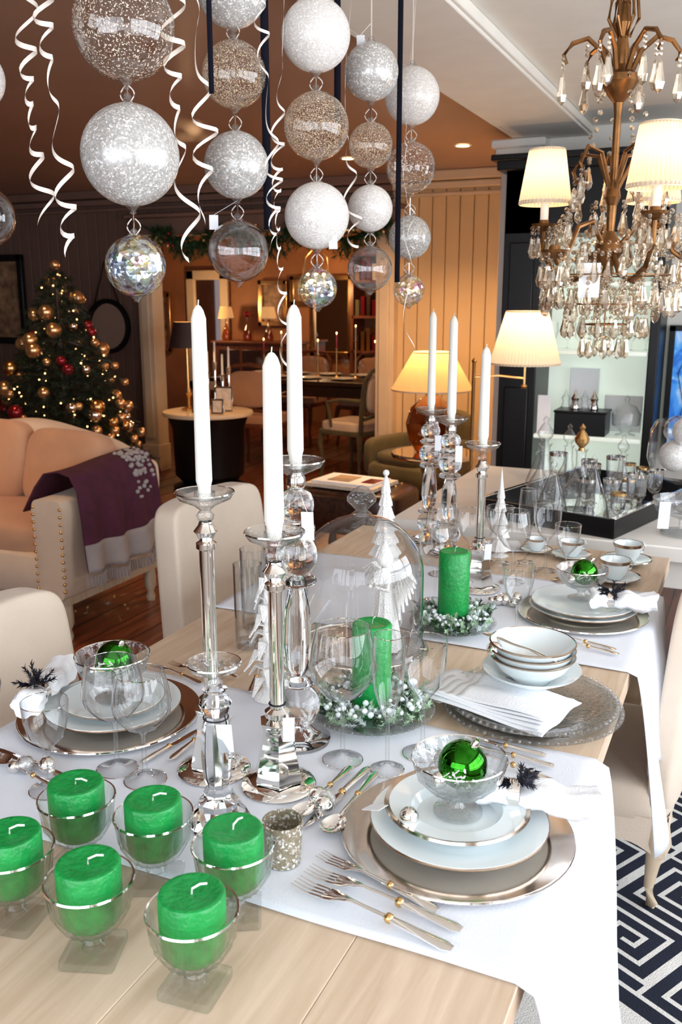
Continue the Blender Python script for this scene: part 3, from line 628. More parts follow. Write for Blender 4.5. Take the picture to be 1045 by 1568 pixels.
def parsons(x,y,rz,mat='uphw',name='upholstered_dining_chair',h=.87,w=.54):
    b=MB(); T=TR(x,y,0,rz=rz)
    def bend(v): return Vector((v.x-.10*(v.z/.6+.5)*.5+ .10*(v.y/.27)**2*.35,v.y*(1-.06*(v.z/.3)),v.z))
    b.sq((-.22,0,(.36+h)/2),(.10,w,h-.36),mat,.22,T,44,24,fn=bend)
    b.sq((.03,0,.425),(.50,w*.96,.13),mat,.25,T,36,12)
    b.box((.03,0,.355),(.46,w*.88,.05),'tableleg',T)
    for sx,sy in((-1,-1),(-1,1),(1,-1),(1,1)):
        X=.03+sx*.2;Y=sy*w*.38; b.loft([(X,Y,.37),(X,Y,.25),(X-(.05 if sx<0 else 0),Y,.0)],[.024,.02,.014],[.024,.02,.014],'tableleg',8,T=T,e=.4)
    b.build(name,ang=60)
parsons(-1.42,2.58,0,h=.875,w=.58); parsons(-1.25,1.34,0,h=.865,w=.56)
b=MB(); T=TR(-.34,2.40,0,rz=pi)
b.sq((.0,0,.30),(.52,.50,.12),'uphw',.3,T,40,12)
def apron(x0,y0,x1,y1):
    def fn(u,v):
        x=x0+(x1-x0)*u; y=y0+(y1-y0)*u; z=.27-v*(.075+.02*cos(u*2*pi)+.010*cos(u*6*pi)); return (x,y,z)
    b.grid(fn,30,4,'uphw',T)
for a in [(-.25,-.245,.25,-.245),(-.25,.245,.25,.245),(.25,-.245,.25,.245),(-.25,-.245,-.25,.245)]: apron(*a)
for sx in(-1,1):
    for sy in(-1,1):
        X=sx*.22;Y=sy*.215; b.loft([(X,Y,.26),(X+sx*.012,Y+sy*.012,.2),(X,Y,.13),(X-sx*.005,Y-sy*.005,.06),(X+sx*.006,Y+sy*.006,.02),(X+sx*.01,Y+sy*.01,0)],[.03,.03,.018,.012,.016,.018],[.03,.03,.018,.012,.016,.018],'trim',10,T=T)
def bfn(v): return Vector((v.x-.04*(v.z/.6+.5)+.5*v.y*v.y,v.y*(1+.05*v.z),v.z))
b.sq((-.245,0,.58),(.07,.52,.64),'uphw',.35,T,40,20,fn=bfn)
b.build('carved_slipper_chair',solid=0,ang=60)

# ================================================================== RUG
b=MB()
pat=["############","#...........","#.##########","#.#........#","#.#.######.#","#.#.#....#.#","#.#.#.##.#.#","#.#.#..#.#.#","#.#.####.#.#","#.#......#.#","#.########.#","#..........#"]
nx,ny=72,60
def cum(n,narrow):
    o=[0]
    for i in range(n): o.append(o[-1]+(.013 if i%12 in narrow else .030))
    return o
gx=cum(nx,{0,2,4,7,9,11});gy=cum(ny,{0,2,4,6,8,10}); x0,y0=-.75,0
vs=[(x0+gx[i],y0+gy[j],.012) for i in range(nx+1) for j in range(ny+1)]
fw=[];fn_=[]
for i in range(nx):
    for j in range(ny):
        f=(i*(ny+1)+j,(i+1)*(ny+1)+j,(i+1)*(ny+1)+j+1,i*(ny+1)+j+1)
        (fw if pat[j%12][i%12]=='#' else fn_).append(f)
RT=TR(-.14,1.86,0,rz=-.50)
b.add(vs,fw,'rugw',RT); b.add(vs,fn_,'navy',RT); Lx,Ly=gx[-1],gy[-1]
b.box((x0+Lx/2,y0+Ly/2,.006),(Lx,Ly,.0115),'navy',RT); b.box((x0+Lx/2,y0-.02,.006),(Lx,.04,.013),'navy',RT); b.box((x0+Lx/2,y0-.24,.006),(Lx,.40,.012),'rugw',RT)  # glare on the near floor, put in as a wide pale border strip
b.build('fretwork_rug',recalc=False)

# ================================================================== SOFA
b=MB()
X0,X1=-4.7,-2.68; Y0,Y1=3.02,3.76
cx=(X0+X1)/2
b.sq((cx,(Y0+Y1)/2,.30),(X1-X0-.04,Y1-Y0-.02,.20),'uph',.14,None,44,12)
b.box((cx,(Y0+Y1)/2,.19),(X1-X0-.06,Y1-Y0-.04,.035),'tableleg')
def back(u,v):
    a=2*pi*v; x=X0+.05+(X1-X0-.1)*u; top=.80+.10*math.exp(-((u-.62)/.22)**2)-.10*max(0,(u-.85)/.15)**2-.1*max(0,(.15-u)/.15)**2
    h=top-.22; ca,sa=cos(a),sin(a); f=lambda w,m:math.copysign(abs(w)**m,w)
    e=.3; return (x,Y1-.09+.085*f(ca,e)+.03*(f(sa,e)),.22+h/2+h/2*f(sa,e))
b.grid(back,40,32,'uph')
def arm(xc):
    for xx in(xc,):
        def fn(u,v):
            a=2*pi*v; y=Y0+(Y1-Y0-.02)*u; top=.66+.07*u*u; h=top-.20; f=lambda w,m:math.copysign(abs(w)**m,w); sa=f(sin(a),.35)
            return (xx+ (.075+.02*max(0,sa))*f(cos(a),.35),y,.20+h/2+h/2*sa)
        b.grid(fn,16,32,'uph')
        vs=[fn(0,j/32) for j in range(32)]; b.add(vs,[tuple(range(32))],'uph')
        vs=[fn(1,j/32) for j in range(32)]; b.add(vs,[tuple(range(32))],'uph')
        for k in range(12):
            b.ball((xx+.075,Y0-.002,.25+k*.034),.008,'gold',8,6); b.ball((xx-.075,Y0-.002,.25+k*.034),.008,'gold',8,6)
arm(X1-.09); arm(X0+.09)
def puff(c,d,rx=0,ry=0,rz=0,m='cush',e=.45): b.sq((0,0,0),d,m,e,TR(*c,rx=rx,ry=ry,rz=rz),36,18)
puff((-3.22,3.33,.45),(.82,.58,.17)); puff((-4.1,3.33,.45),(.86,.58,.17))
puff((-3.10,3.56,.68),(.52,.17,.40),rx=-.25,rz=-.08); puff((-3.60,3.56,.70),(.52,.17,.42),rx=-.22); puff((-4.1,3.56,.70),(.52,.17,.42),rx=-.22,rz=.08)
for lx in(X0+.06,X1-.06):
    for ly in(Y0+.05,Y1-.06): b.lathe([(.0,0),(.02,0),(.024,.02),(.016,.05),(.03,.08),(.03,.12),(.026,.19)],'tableleg',14,TR(lx,ly,0))
b.build('camelback_sofa',ang=60)
b=MB()
def throw(u,v):
    y=3.10+.54*v+.05*u*(v-.5)
    L=[(-2.98,.56),(-2.90,.68),(-2.84,.745),(-2.76,.76),(-2.69,.745),(-2.655,.68),(-2.645,.55),(-2.64,.42),(-2.632,.31)]
    t=u*(len(L)-1); i=min(int(t),len(L)-2); f=t-i
    x=L[i][0]*(1-f)+L[i+1][0]*f; z=L[i][1]*(1-f)+L[i+1][1]*f
    k=max(0,u-.55); x+=.05*k*(1+sin(v*19))+.01*sin(v*7); z+=.03*k*sin(v*6+1)
    return (x,y,z+.012+.03*v*v*(1 if u<.55 else .6))
b.grid(throw,40,40,'purple')
def band(u,v): p=throw(.86+.12*u,v); return (p[0]+.006,p[1],p[2]-.02*u)
b.grid(band,6,40,'grey')
for i in range(80):
    uu=.36+.38*random.random(); vv=.72+.25*random.random(); q=throw(uu,vv); b.ball((q[0]+.003,q[1],q[2]+.004),random.uniform(.006,.011),'grey',8,6,sz=.8)
for i in range(50):
    p=Vector(throw(1,i/49))-Vector((0,0,.02)); b.tube([p,p+Vector((.004,random.uniform(-.006,.006),-.045))],.0025,'grey',4)
b.build('plum_throw_blanket',solid=.006,ang=80)

# ================================================================== CHRISTMAS TREE
b=MB(); tx,ty=-4.70,5.40; TH=1.75
b.lathe([(.15,0),(.17,.02),(.12,.18),(.05,.2),(.04,1.0),(.01,TH-.1)],'dwood',12,TR(tx,ty,0))
lev=26; tips=[]
for l in range(lev):
    t=l/(lev-1); z=.22+(TH-.30)*t; R=.62*(1-t)**.75+.05; n=int(20*(1-t)+6)
    for k in range(n):
        a=2*pi*k/n+l*1.3+random.uniform(-.15,.15); rr=R*random.uniform(.82,1.08)
        p0=Vector((tx+.04*cos(a),ty+.04*sin(a),z+.06)); p1=Vector((tx+rr*cos(a),ty+rr*sin(a),z-.10*rr+random.uniform(-.03,.05)))
        b.tube([p0,p1],.004,'dwood',3); pm_=p0.lerp(p1,.3)
        needles(b,pm_,p1,int(30+90*rr),.06,'tree',.0028); tips.append((p1,rr,a))
        for s_ in(-1,1):
            q0=p0.lerp(p1,.6); q1=q0+Vector((cos(a+s_*.7),sin(a+s_*.7),-.05))*rr*.35; needles(b,q0,q1,int(10+40*rr),.05,'tree',.0028)
needles(b,(tx,ty,TH-.15),(tx,ty,TH),60,.06,'tree',.003)
for p,rr,a in random.sample(tips,120):
    r=random.choice([.03,.036,.042,.055]); b.ball((p.x,p.y,p.z-r*.6),r,random.choice(['gold2','gold2','gold2','gold2','gold','red','silver']),16,10)
for p,rr,a in random.sample(tips,190): b.ball((p.x-.05*cos(a)*random.random()*3,p.y-.05*sin(a)*random.random()*3,p.z+.02),.0055,'bulbs',6,4)
b.ball((tx,ty,TH),.035,'gold2')
b.build('christmas_tree',recalc=False)

# ================================================================== CABINET
b=MB(); cx0,cx1=-1.27,-.455; cy=4.92; cd=.38
b.box((cx0+.10,cy+cd/2,1.08),(.20,cd,2.16),'black'); b.box((cx1-.025,cy+cd/2,1.08),(.05,cd,2.16),'black')
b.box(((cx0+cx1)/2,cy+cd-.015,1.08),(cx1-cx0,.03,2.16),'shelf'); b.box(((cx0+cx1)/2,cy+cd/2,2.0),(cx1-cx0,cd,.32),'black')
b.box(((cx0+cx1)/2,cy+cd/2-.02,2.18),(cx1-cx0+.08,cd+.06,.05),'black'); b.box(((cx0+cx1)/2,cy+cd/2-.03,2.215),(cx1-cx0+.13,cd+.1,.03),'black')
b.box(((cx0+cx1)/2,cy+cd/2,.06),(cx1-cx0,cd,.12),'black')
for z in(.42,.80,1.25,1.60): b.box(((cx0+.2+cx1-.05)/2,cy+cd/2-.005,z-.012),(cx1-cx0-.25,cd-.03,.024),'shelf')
b.box((cx0+.1,cy-.008,1.5),(.13,.016,.6),'black'); b.box((cx0+.1,cy-.008,.7),(.13,.016,.7),'black')
b.build('black_display_cabinet',bevel=.006)
b=MB(); b.box((-.83,cy+.12,.86),(.27,.18,.12),'black'); b.box((-.83,cy+.12,.925),(.28,.19,.012),'black'); b.build('black_keepsake_box',bevel=.004)
b=MB(); b.box((-1.02,cy+.02,.905),(.07,.012,.21),'tag'); b.build('gift_card',bevel=.003)
b=MB(); b.box((-.64,cy+.27,.9),(.2,.012,.2),'tag'); b.box((-.86,cy+.30,1.0),(.16,.012,.28),'tag'); b.build('gift_card',bevel=.003)
b=MB()
for i in range(8): 
    xx=-1.01+.068*i; r=.027; b.lathe([(r*.8,0),(.004,.006),(.004,.04),(r*.7,.06),(r,.09),(r*.9,.14)],'cut',16,TR(xx,cy+.12+.05*(i%2),1.252)); b.lathe([(r*.8,0),(.004,.006),(.004,.04),(r*.7,.06),(r,.09),(r*.9,.13)],'cut',16,TR(xx,cy+.12+.05*(i%2),1.602))
for i in range(4): b.lathe([(.024,0),(.026,.01),(.016,.04),(.024,.06),(.010,.08),(.004,.1),(0,.11)],'silver' if i%2 else 'cut',16,TR(-.92+.05*i,cy+.10,.933))
for i in range(7): b.lathe([(.03,0),(.032,.01),(.02,.05),(.034,.09),(.03,.16)],'cut',16,TR(-.98+.07*i,cy+.14,.422))
b.build('cabinet_glassware')
b=MB(); b.lathe([(.05,0),(.052,.01),(.02,.02),(.07,.06),(.075,.12),(.05,.16),(.01,.18),(.015,.2),(0,.22)],'cut',28,TR(-.60,cy+.10,.802)); b.build('glass_candy_jar')
PX=-.16
b=MB(); b.box((PX,5.33,1.02),(.50,.03,.66),'paintb')
for z in(.68,1.36): b.box((PX,5.32,z),(.56,.05,.03),'black')
for xx in(-.265,.265): b.box((PX+xx,5.32,1.02),(.03,.05,.70),'black')
for i in range(5): b.loft([(PX-.22+.1*i,5.31,.70),(PX-.18+.09*i,5.31,.95),(PX-.22+.1*i,5.31,1.12),(PX-.14+.08*i,5.31,1.32)],[.008,.006,.005,.002],[.002]*4,'yellow' if i%2 else 'black',5)
for i in range(34): b.ball((PX-.23+random.random()*.45,5.31,.72+random.random()*.6),random.uniform(.006,.018),'yellow',8,4,sz=.6)
b.build('blue_abstract_painting')

# ================================================================== LAMPS
def pleated(b,T,r0,r1,h,mat,n=72,cap=True,amp=.016):
    b.lathe([(r0,0),(r0*.99,.004),(r1,h)],mat,n*4,T,lambda r,a,z:r*(1+amp*abs(sin(a*n/2))))
    b.lathe([(r0*1.01,-.002),(r0*1.02,.008)],'trim',48,T); b.lathe([(r1*1.01,h-.006),(r1*1.02,h+.002)],'trim',48,T)
def plight(name,loc,e,col=(1,.60,.28),r=.03):
    l=bpy.data.lights.new(name,'POINT'); l.energy=e; l.color=col; l.shadow_soft_size=r; o=bpy.data.objects.new(name,l); o.location=loc; SC.collection.objects.link(o)
b=MB(); px,py=-1.29,4.50
b.lathe([(0,0),(.13,0),(.13,.012),(.03,.03),(.012,.05),(.009,.08),(.009,1.2),(.014,1.21),(0,1.23)],'gold',24,TR(px,py,0))
b.tube([(px,py,1.13),(px+.12,py+.02,1.14),(px+.25,py+.03,1.13)],.006,'gold',8); b.tube([(px+.25,py+.03,1.08),(px+.25,py+.03,1.4)],.006,'gold',8)
b.lathe([(.012,0),(.016,.01),(.012,.02)],'gold',12,TR(px+.25,py+.03,1.08))
pleated(b,TR(px+.25,py+.03,1.20),.170,.10,.255,'shade',60,amp=.03); b.ball((px+.25,py+.03,1.32),.025,'bulb',12,8)
b.build('swing_arm_floor_lamp'); plight('lamp_bulb_1',(px+.25,py+.03,1.38),4.5,(1,.7,.42))
b=MB(); b.lathe([(0,0),(.2,0),(.2,.015),(.03,.03),(.02,.5),(.05,.54),(.26,.545),(.265,.56),(.26,.575),(0,.575)],'silver',36,TR(-1.80,5.42,0)); b.build('round_side_table')
b=MB(); T=TR(-1.81,5.40,.577)
b.lathe([(0,0),(.09,0),(.10,.01),(.14,.08),(.16,.18),(.13,.28),(.06,.34),(.04,.36)],'amber',36,T); b.lathe([(.04,.35),(.045,.37),(.012,.38),(.01,.48)],'gold',20,T)
pleated(b,TR(-1.81,5.40,.965),.25,.12,.23,'shadey'); b.ball((-1.81,5.40,1.08),.03,'bulb',12,8); b.build('amber_glass_table_lamp'); plight('lamp_bulb_2',(-1.81,5.40,1.16),6)
b=MB(); b.lathe([(0,0),(.28,0),(.30,.02),(.22,.06),(.28,.12),(.29,.5),(.32,.58),(.33,.60)],'black',36,TR(-4.00,6.28,0)); b.lathe([(0,.60),(.36,.60),(.365,.615),(.36,.63),(0,.63)],'trim',40,TR(-4.00,6.28,0)); b.build('round_console_table')
b=MB(); T=TR(-4.16,6.25,.632); b.lathe([(0,0),(.06,0),(.06,.015),(.015,.03),(.012,.1),(.03,.14),(.012,.2),(.01,.5)],'gold',20,T); b.lathe([(.14,.50),(.10,.70)],'shaded',40,T); b.lathe([(.139,.501),(.099,.699)],'shadey',40,T); b.ball((0,0,.6),.02,'bulb',10,6,T); b.build('dark_shade_table_lamp'); plight('lamp_bulb_3',(-4.16,6.25,1.22),7)
for (xx,yy,w,h) in((-3.96,6.10,.13,.17),(-3.84,6.26,.15,.2),(-3.80,6.1,.10,.12)):
    b=MB(); T=TR(xx,yy,.633,rz=.3,rx=-.12); b.box((0,0,h/2),(w,.012,h),'silver',T); b.box((0,-.008,h/2),(w-.03,.004,h-.03),'paper',T); b.build('picture_frame',bevel=.002)
b=MB()
for k,(dx,hh) in enumerate(((-.02,.30),(.05,.38),(.12,.28),(.18,.34))):
    T=TR(-4.06+dx,6.42,.632); b.lathe([(0,0),(.04,0),(.012,.02),(.008,.05),(.016,hh*.5),(.008,hh*.55),(.02,hh),(0,hh)],'silver',16,T); b.lathe([(.009,hh),(.008,hh+.16),(0,hh+.165)],'wax',10,T)
b.build('silver_candlestick_group')
# ================================================================== BACK ROOM
b=MB(); b.box((-3.9,8.15,.745),(1.9,1.0,.04),'dwood'); b.box((-3.9,8.15,.66),(1.7,.8,.1),'dwood')
for xx in(-4.75,-3.05):
    for yy in(7.75,8.55): b.lathe([(.02,0),(.03,.05),(.025,.3),(.045,.5),(.04,.62)],'dwood',12,TR(xx,yy,0))
b.build('backroom_dining_table',bevel=.006)
b=MB()
for i in range(5):
    for j in range(2):
        xx=-4.6+.36*i;yy=7.9+.45*j; plate(b,TR(xx,yy,.768),.13,'china','gold'); b.lathe([(.03,0),(.004,.006),(.004,.08),(.03,.11),(.035,.15),(.028,.18)],'cut',14,TR(xx+.12,yy+.1,.767)); b.lathe([(.03,0),(.004,.006),(.004,.06),(.025,.09),(.03,.15)],'cut',14,TR(xx+.17,yy+.05,.767))
for i in range(7):
    xx=-4.5+.2*i; hh=.2+.07*(i%3); b.lathe([(0,0),(.035,0),(.01,.02),(.008,hh),(.018,hh+.01),(0,hh+.01)],'gold',12,TR(xx,8.13,.767)); b.lathe([(.008,hh),(.007,hh+.13),(0,hh+.135)],'wax' if i%2 else 'red',8,TR(xx,8.13,.767)); b.ball((xx,8.13,.767+hh+.15),.006,'bulbs',6,6,sz=2)
b.build('backroom_table_setting')
def french_chair(x,y,rz,wood='tableleg',seat='uph'):
    b=MB(); T=TR(x,y,0,rz=rz)
    b.sq((0,0,.45),(.46,.48,.09),seat,.35,T,32,10); b.sq((0,0,.40),(.48,.5,.05),wood,.25,T,32,8)
    pts=[(-.22,-.22,.42),(-.24,-.235,.6),(-.27,-.23,.85),(-.285,-.15,.93),(-.29,0,.95),(-.285,.15,.93),(-.27,.23,.85),(-.24,.235,.6),(-.22,.22,.42)]
    b.tube(pts,.02,wood,8,T=T); b.sq((-.265,0,.73),(.06,.38,.32),seat,.5,T,24,12)
    b.tube([(-.24,-.2,.53),(-.245,0,.55),(-.24,.2,.53)],.016,wood,8,T=T)
    for sx in(-1,1):
        for sy in(-1,1): b.loft([(sx*.2,sy*.21,.4),(sx*.215,sy*.225,.3),(sx*.195,sy*.205,.12),(sx*.21,sy*.22,0)],[.028,.022,.012,.016],[.028,.022,.012,.016],wood,8,T=T)
    for sy in(-1,1): b.tube([(-.25,sy*.235,.68),(-.05,sy*.27,.69),(.1,sy*.27,.66),(.08,sy*.235,.45)],.014,wood,8,T=T)
    b.build('french_side_chair')
french_chair(-3.12,7.25,2.9,'olive','uph'); french_chair(-4.1,7.32,1.7,'rwood','cush'); french_chair(-3.75,8.95,-1.6,'rwood','cush'); french_chair(-4.5,8.95,-1.6,'rwood','cush')
def frame(x,y,z,w,h,name,fm='gold',inn='mirror',t=.06):
    b=MB(); b.box((x,y,z),(w,.02,h),inn)
    for s_ in(-1,1): b.box((x+s_*w/2,y-.015,z),(t,.05,h+t),fm); b.box((x,y-.015,z+s_*h/2),(w+t,.05,t),fm)
    b.build(name,bevel=.01)
frame(-6.5,10.3,1.1,.5,1.4,'gilt_mirror','trim','mirror',.12); frame(-5.55,10.3,1.45,.35,.5,'framed_picture','gold','pic'); frame(-7.3,10.3,1.2,.4,.7,'framed_picture','gold','pic')
frame(-4.75,10.3,1.3,.5,.9,'gilt_mirror','gold','mirror'); frame(-5.15,10.3,1.6,.25,.3,'framed_picture','gold','pic')
b=MB(); b.box((-5.6,10.02,.5),(1.1,.38,.95),'rwood'); b.box((-5.6,10.02,.985),(1.16,.42,.03),'rwood')
for i in range(3): b.box((-5.93+.33*i,9.825,.55),(.28,.012,.7),'dwood')
b.build('sideboard',bevel=.008)
b=MB()
for i in range(4):
    T=TR(-6.05+.3*i,9.98,1.0); b.lathe([(0,0),(.05,0),(.06,.05),(.03,.15),(.012,.2),(.012,.28)],'amber',16,T); pleated(b,T@TR(0,0,.27),.10,.07,.14,'shadey',24) if i%2==0 else b.ball((0,0,.32),.04,'red',12,8,T)
b.build('sideboard_lamps_and_vases')
plight('backroom_bulb_1',(-6.2,9.6,1.4),14); plight('backroom_bulb_2',(-4.6,9.6,1.6),16); plight('backroom_bulb_3',(-3.6,8.1,1.9),22)
b=MB(); 
for xx in(-4.35,-3.75): b.box((xx,10.15,1.0),(.04,.34,2.0),'rwood')
for z in(.1,.5,.9,1.3,1.7,2.0): b.box((-4.05,10.15,z),(.6,.34,.03),'rwood')
for z in(.515,.915,1.315,1.715):
    for i in range(7): b.box((-4.28+.07*i,10.08,z+.09+.02*(i%3)),(.045,.2,.18+.04*(i%3)),random.choice(['red','olive','gold','paper','dwood']))
b.build('bookcase')
b=MB(); b.tube([(-4.0,8.3,2.42),(-4.0,8.3,2.0)],.006,'gold',6)
for i in range(6):
    a=i*pi/3; b.tube([(-4.0,8.3,2.0),(-4+.12*cos(a),8.3+.12*sin(a),1.9),(-4+.15*cos(a),8.3+.15*sin(a),1.65),(-4,8.3,1.5)],.006,'gold',6); b.lathe([(.01,0),(.01,.06),(0,.065)],'wax',8,TR(-4+.09*cos(a),8.3+.09*sin(a),1.66)); b.ball((-4+.09*cos(a),8.3+.09*sin(a),1.74),.012,'bulb',8,6)
b.lathe([(.15,1.64),(.155,1.65),(.15,1.66),(.14,1.65)],'gold',24,TR(-4,8.3,0)); b.build('brass_lantern')
b=MB(); T=TR(-5.32,YB-.045,1.27,rx=pi/2); b.lathe([(0,.0),(.21,.0)],'mirror',40,T); b.lathe([(.20,-.01),(.20,.02),(.23,.025),(.24,.01),(.24,-.01)],'black',40,T); b.tube([(-5.46,YB-.05,1.45),(-5.32,YB-.05,1.83),(-5.18,YB-.05,1.45)],.006,'black',6); b.build('round_strap_mirror')
frame(-6.62,YB-.05,1.5,.7,.75,'framed_picture','black','pic'); 
b=MB()
for i in range(60):
    u=i/59; x=-4.7+2.1*u; z=2.06-.10*sin(u*pi*3)**2+random.uniform(-.02,.02)
    for k in range(6):
        p=Vector((x,YB-.14,z)); d=Vector((random.uniform(-.1,.1),random.uniform(-.08,.02),random.uniform(-.16,.06))); needles(b,p,p+d,34,.055,'leafd',.004)
for i in range(22): b.ball((-4.7+2.1*random.random(),YB-.2,2.03+random.uniform(-.1,.05)),.014,random.choice(['gold2','red','red']),10,6)
b.build('doorway_garland',recalc=False)
b=MB(); OX,OY=-2.05,4.80; b.sq((OX,OY,.33),(.64,.50,.26),'dwood',.3,None,36,12)
for sx in(-1,1):
    for sy in(-1,1): b.lathe([(.02,0),(.03,.05),(.02,.1),(.03,.22)],'dwood',12,TR(OX+sx*.24,OY+sy*.17,0))
for i in range(5):
    for j in range(4): b.ball((OX-.22+.11*i,OY-.16+.1*j,.455),.010,'gold',8,6)
b.build('tufted_ottoman')
b=MB(); b.box((OX-.02,OY-.04,.476),(.44,.32,.02),'paper',rz=-.1); b.box((OX-.02,OY-.05,.493),(.38,.26,.014),'tag',rz=-.1); b.box((OX-.06,OY-.05,.502),(.14,.16,.003),'pic',rz=-.1); b.box((OX+.12,OY-.07,.502),(.08,.12,.003),'red',rz=-.1); b.build('magazine_stack')
def armchair(x,y,rz,mat,name):
    b=MB(); T=TR(x,y,0,rz=rz); b.sq((0,0,.26),(.58,.58,.20),mat,.3,T,32,12); b.sq((.04,0,.38),(.46,.46,.12),mat,.45,T,32,12)
    b.sq((-.25,0,.48),(.12,.58,.48),mat,.4,T,32,16)
    for sy in(-1,1): b.sq((.0,sy*.27,.38),(.54,.10,.28),mat,.4,T,32,12)
    for sx in(-1,1):
        for sy in(-1,1): b.lathe([(.015,0),(.025,.1),(.025,.18)],'dwood',10,T@TR(sx*.22,sy*.22,0))
    b.build(name)
armchair(-2.20,6.28,-1.9,'olive','olive_armchair')
for i,(xx,yy) in enumerate(((-1.75,5.7),(-2.6,5.9),(-4.5,4.5),(-3.9,2.6))):  # last two are added, unseen, to brighten the tree and warm the sofa
    b=MB(); b.lathe([(.055,H-.001),(.05,H-.006),(.04,H-.004)],'trimw',24,TR(xx,yy,0)); b.lathe([(0,H-.003),(.04,H-.003)],'bulb',24,TR(xx,yy,0)); b.build('recessed_downlight')
    l=bpy.data.lights.new('downlight_beam','SPOT'); l.energy=[130,50,28,70][i]; l.color=(1,.60,.30); l.spot_size=2.2; l.spot_blend=.8; l.shadow_soft_size=.05; o=bpy.data.objects.new('downlight_beam',l); o.location=(xx,yy,H-.03); SC.collection.objects.link(o)

# ================================================================== CHANDELIER
def drop(b,p,L=.05,r=.009,chain=2):
    x,y,z=p
    for k in range(chain): b.ball((x,y,z-.006-k*.011),.0055,'prism',6,4)
    z2=z-chain*.011-.004; b.lathe([(0,0),(r*.45,-L*.12),(r*.55,-L*.3),(r,-L*.68),(r*.7,-L*.88),(0,-L)],'prism',6,TR(x,y,z2,rz=random.random()))
b=MB(); CX,CY=-.36,2.43
T=TR(CX,CY,0)
b.lathe([(0,2.42),(.05,2.42),(.05,2.40),(.01,2.37),(.006,2.3)],'bronze',20,T)
b.tube([(CX,CY,2.38),(CX,CY,2.18)],.005,'bronze',6)
for k in range(6): b.tube([(CX+.009*cos(t*pi/4)*(1 if k%2 else .3),CY+.009*cos(t*pi/4)*(.3 if k%2 else 1),2.36-k*.03+.018*sin(t*pi/4)) for t in range(8)],.0025,'bronze',5,closed=True)
b.lathe([(0,2.2),(.012,2.19),(.02,2.15),(.012,2.12),(.018,2.09),(.016,2.06),(.03,2.045),(.045,2.035),(.045,2.02),(.025,1.99),(.012,1.975),(.009,1.95),(.009,1.80),(.016,1.78),(.02,1.76),(.012,1.74),(.010,1.68),(.02,1.665),(.032,1.65),(.036,1.63),(.022,1.61),(.012,1.595),(.016,1.58),(.006,1.565),(0,1.56)],'bronze',24,T)
for k in range(6):
    a=k*pi/3+.3; c,s_=cos(a),sin(a)
    P=[(.02,2.03),(.045,2.09),(.08,2.12),(.115,2.11),(.135,2.085),(.127,2.065)]
    b.loft([(CX+r*c,CY+r*s_,z) for r,z in P],[.007,.006,.006,.006,.005,.004],[.007,.006,.006,.006,.005,.004],'bronze',6)
    b.loft([(CX+r*c,CY+r*s_,z) for r,z in [(.015,2.12),(.035,2.16),(.03,2.2),(.012,2.22)]],.004,.004,'bronze',6)
    for r,z in((.135,2.083),(.08,2.11)): drop(b,(CX+r*c,CY+r*s_,z),.075,.0135,3)
ang_=[151,108,65,6,-54,-120]; Rs=[.215,.20,.185,.20,.205,.20]
for k in range(6):
    a=math.radians(ang_[k]); c,s_=cos(a),sin(a); sh=(k%2==0); RR=Rs[k]
    zc=1.70 if sh else 1.62
    P=[(.02,1.63),(.06,1.575),(.12,1.56),(.18,1.59),(RR,1.64),(RR,zc)]
    if k%2: P=[(.02,1.64),(.07,1.70),(.12,1.685),(.15,1.63),(.19,1.60),(RR,zc)]
    b.loft([(CX+r*c,CY+r*s_,z) for r,z in P],.0065,.0065,'bronze',8)
    b.loft([(CX+r*c,CY+r*s_,z) for r,z in [(.012,1.78),(.05,1.86),(.10,1.87),(.125,1.83),(.11,1.80)]],.005,.005,'bronze',6)
    b.lathe([(0,-.012),(.012,-.008),(.03,.004),(.033,.010),(.014,.008),(.012,.02),(0,.02)],'bronze',16,TR(CX+RR*c,CY+RR*s_,zc))
    for j in range(7):
        q=j*pi/3.5; drop(b,(CX+RR*c+.031*cos(q),CY+RR*s_+.031*sin(q),zc+.004),.058,.0115,2)
    if sh:
        T2=TR(CX+RR*c,CY+RR*s_,zc)
        b.lathe([(.011,.02),(.011,.085),(0,.085)],'wax',12,T2); b.ball((0,0,.105),.014,'bulb',10,8,T2,sz=1.3)
        pleated(b,T2@TR(0,0,.06),.066,.045,.135,'shadec',40,amp=.05)
        plight('chandelier_bulb_%d'%k,(CX+RR*c,CY+RR*s_,zc+.14),.8,(1,.68,.38),.015)
    for tt in range(17):
        t=tt/16; r=.045+(RR-.045)*t; z=2.03+(1.66-2.03)*t-.10*sin(pi*t)*(1-t*.3)
        b.ball((CX+r*c,CY+r*s_,z),.0068,'prism',6,4)
        if tt in(5,8,11,14): drop(b,(CX+r*c,CY+r*s_,z),.055,.011,1)
    a2=math.radians(ang_[(k+1)%6]); R2=Rs[(k+1)%6]
    for tt in range(1,14):
        t=tt/14; xx=CX+(RR*(1-t)*c+R2*t*cos(a2)); yy=CY+(RR*(1-t)*s_+R2*t*sin(a2)); z=zc-.02-.06*sin(pi*t); b.ball((xx,yy,z),.0062,'prism',6,4)
        if tt%2==0: drop(b,(xx,yy,z),.055,.011,1)
    for r,z in((.12,1.82),(.16,1.72),(.12,1.545),(.17,1.58),(.07,1.56),(.06,1.75),(.09,1.68)): drop(b,(CX+r*c,CY+r*s_,z),.062,.012,2)
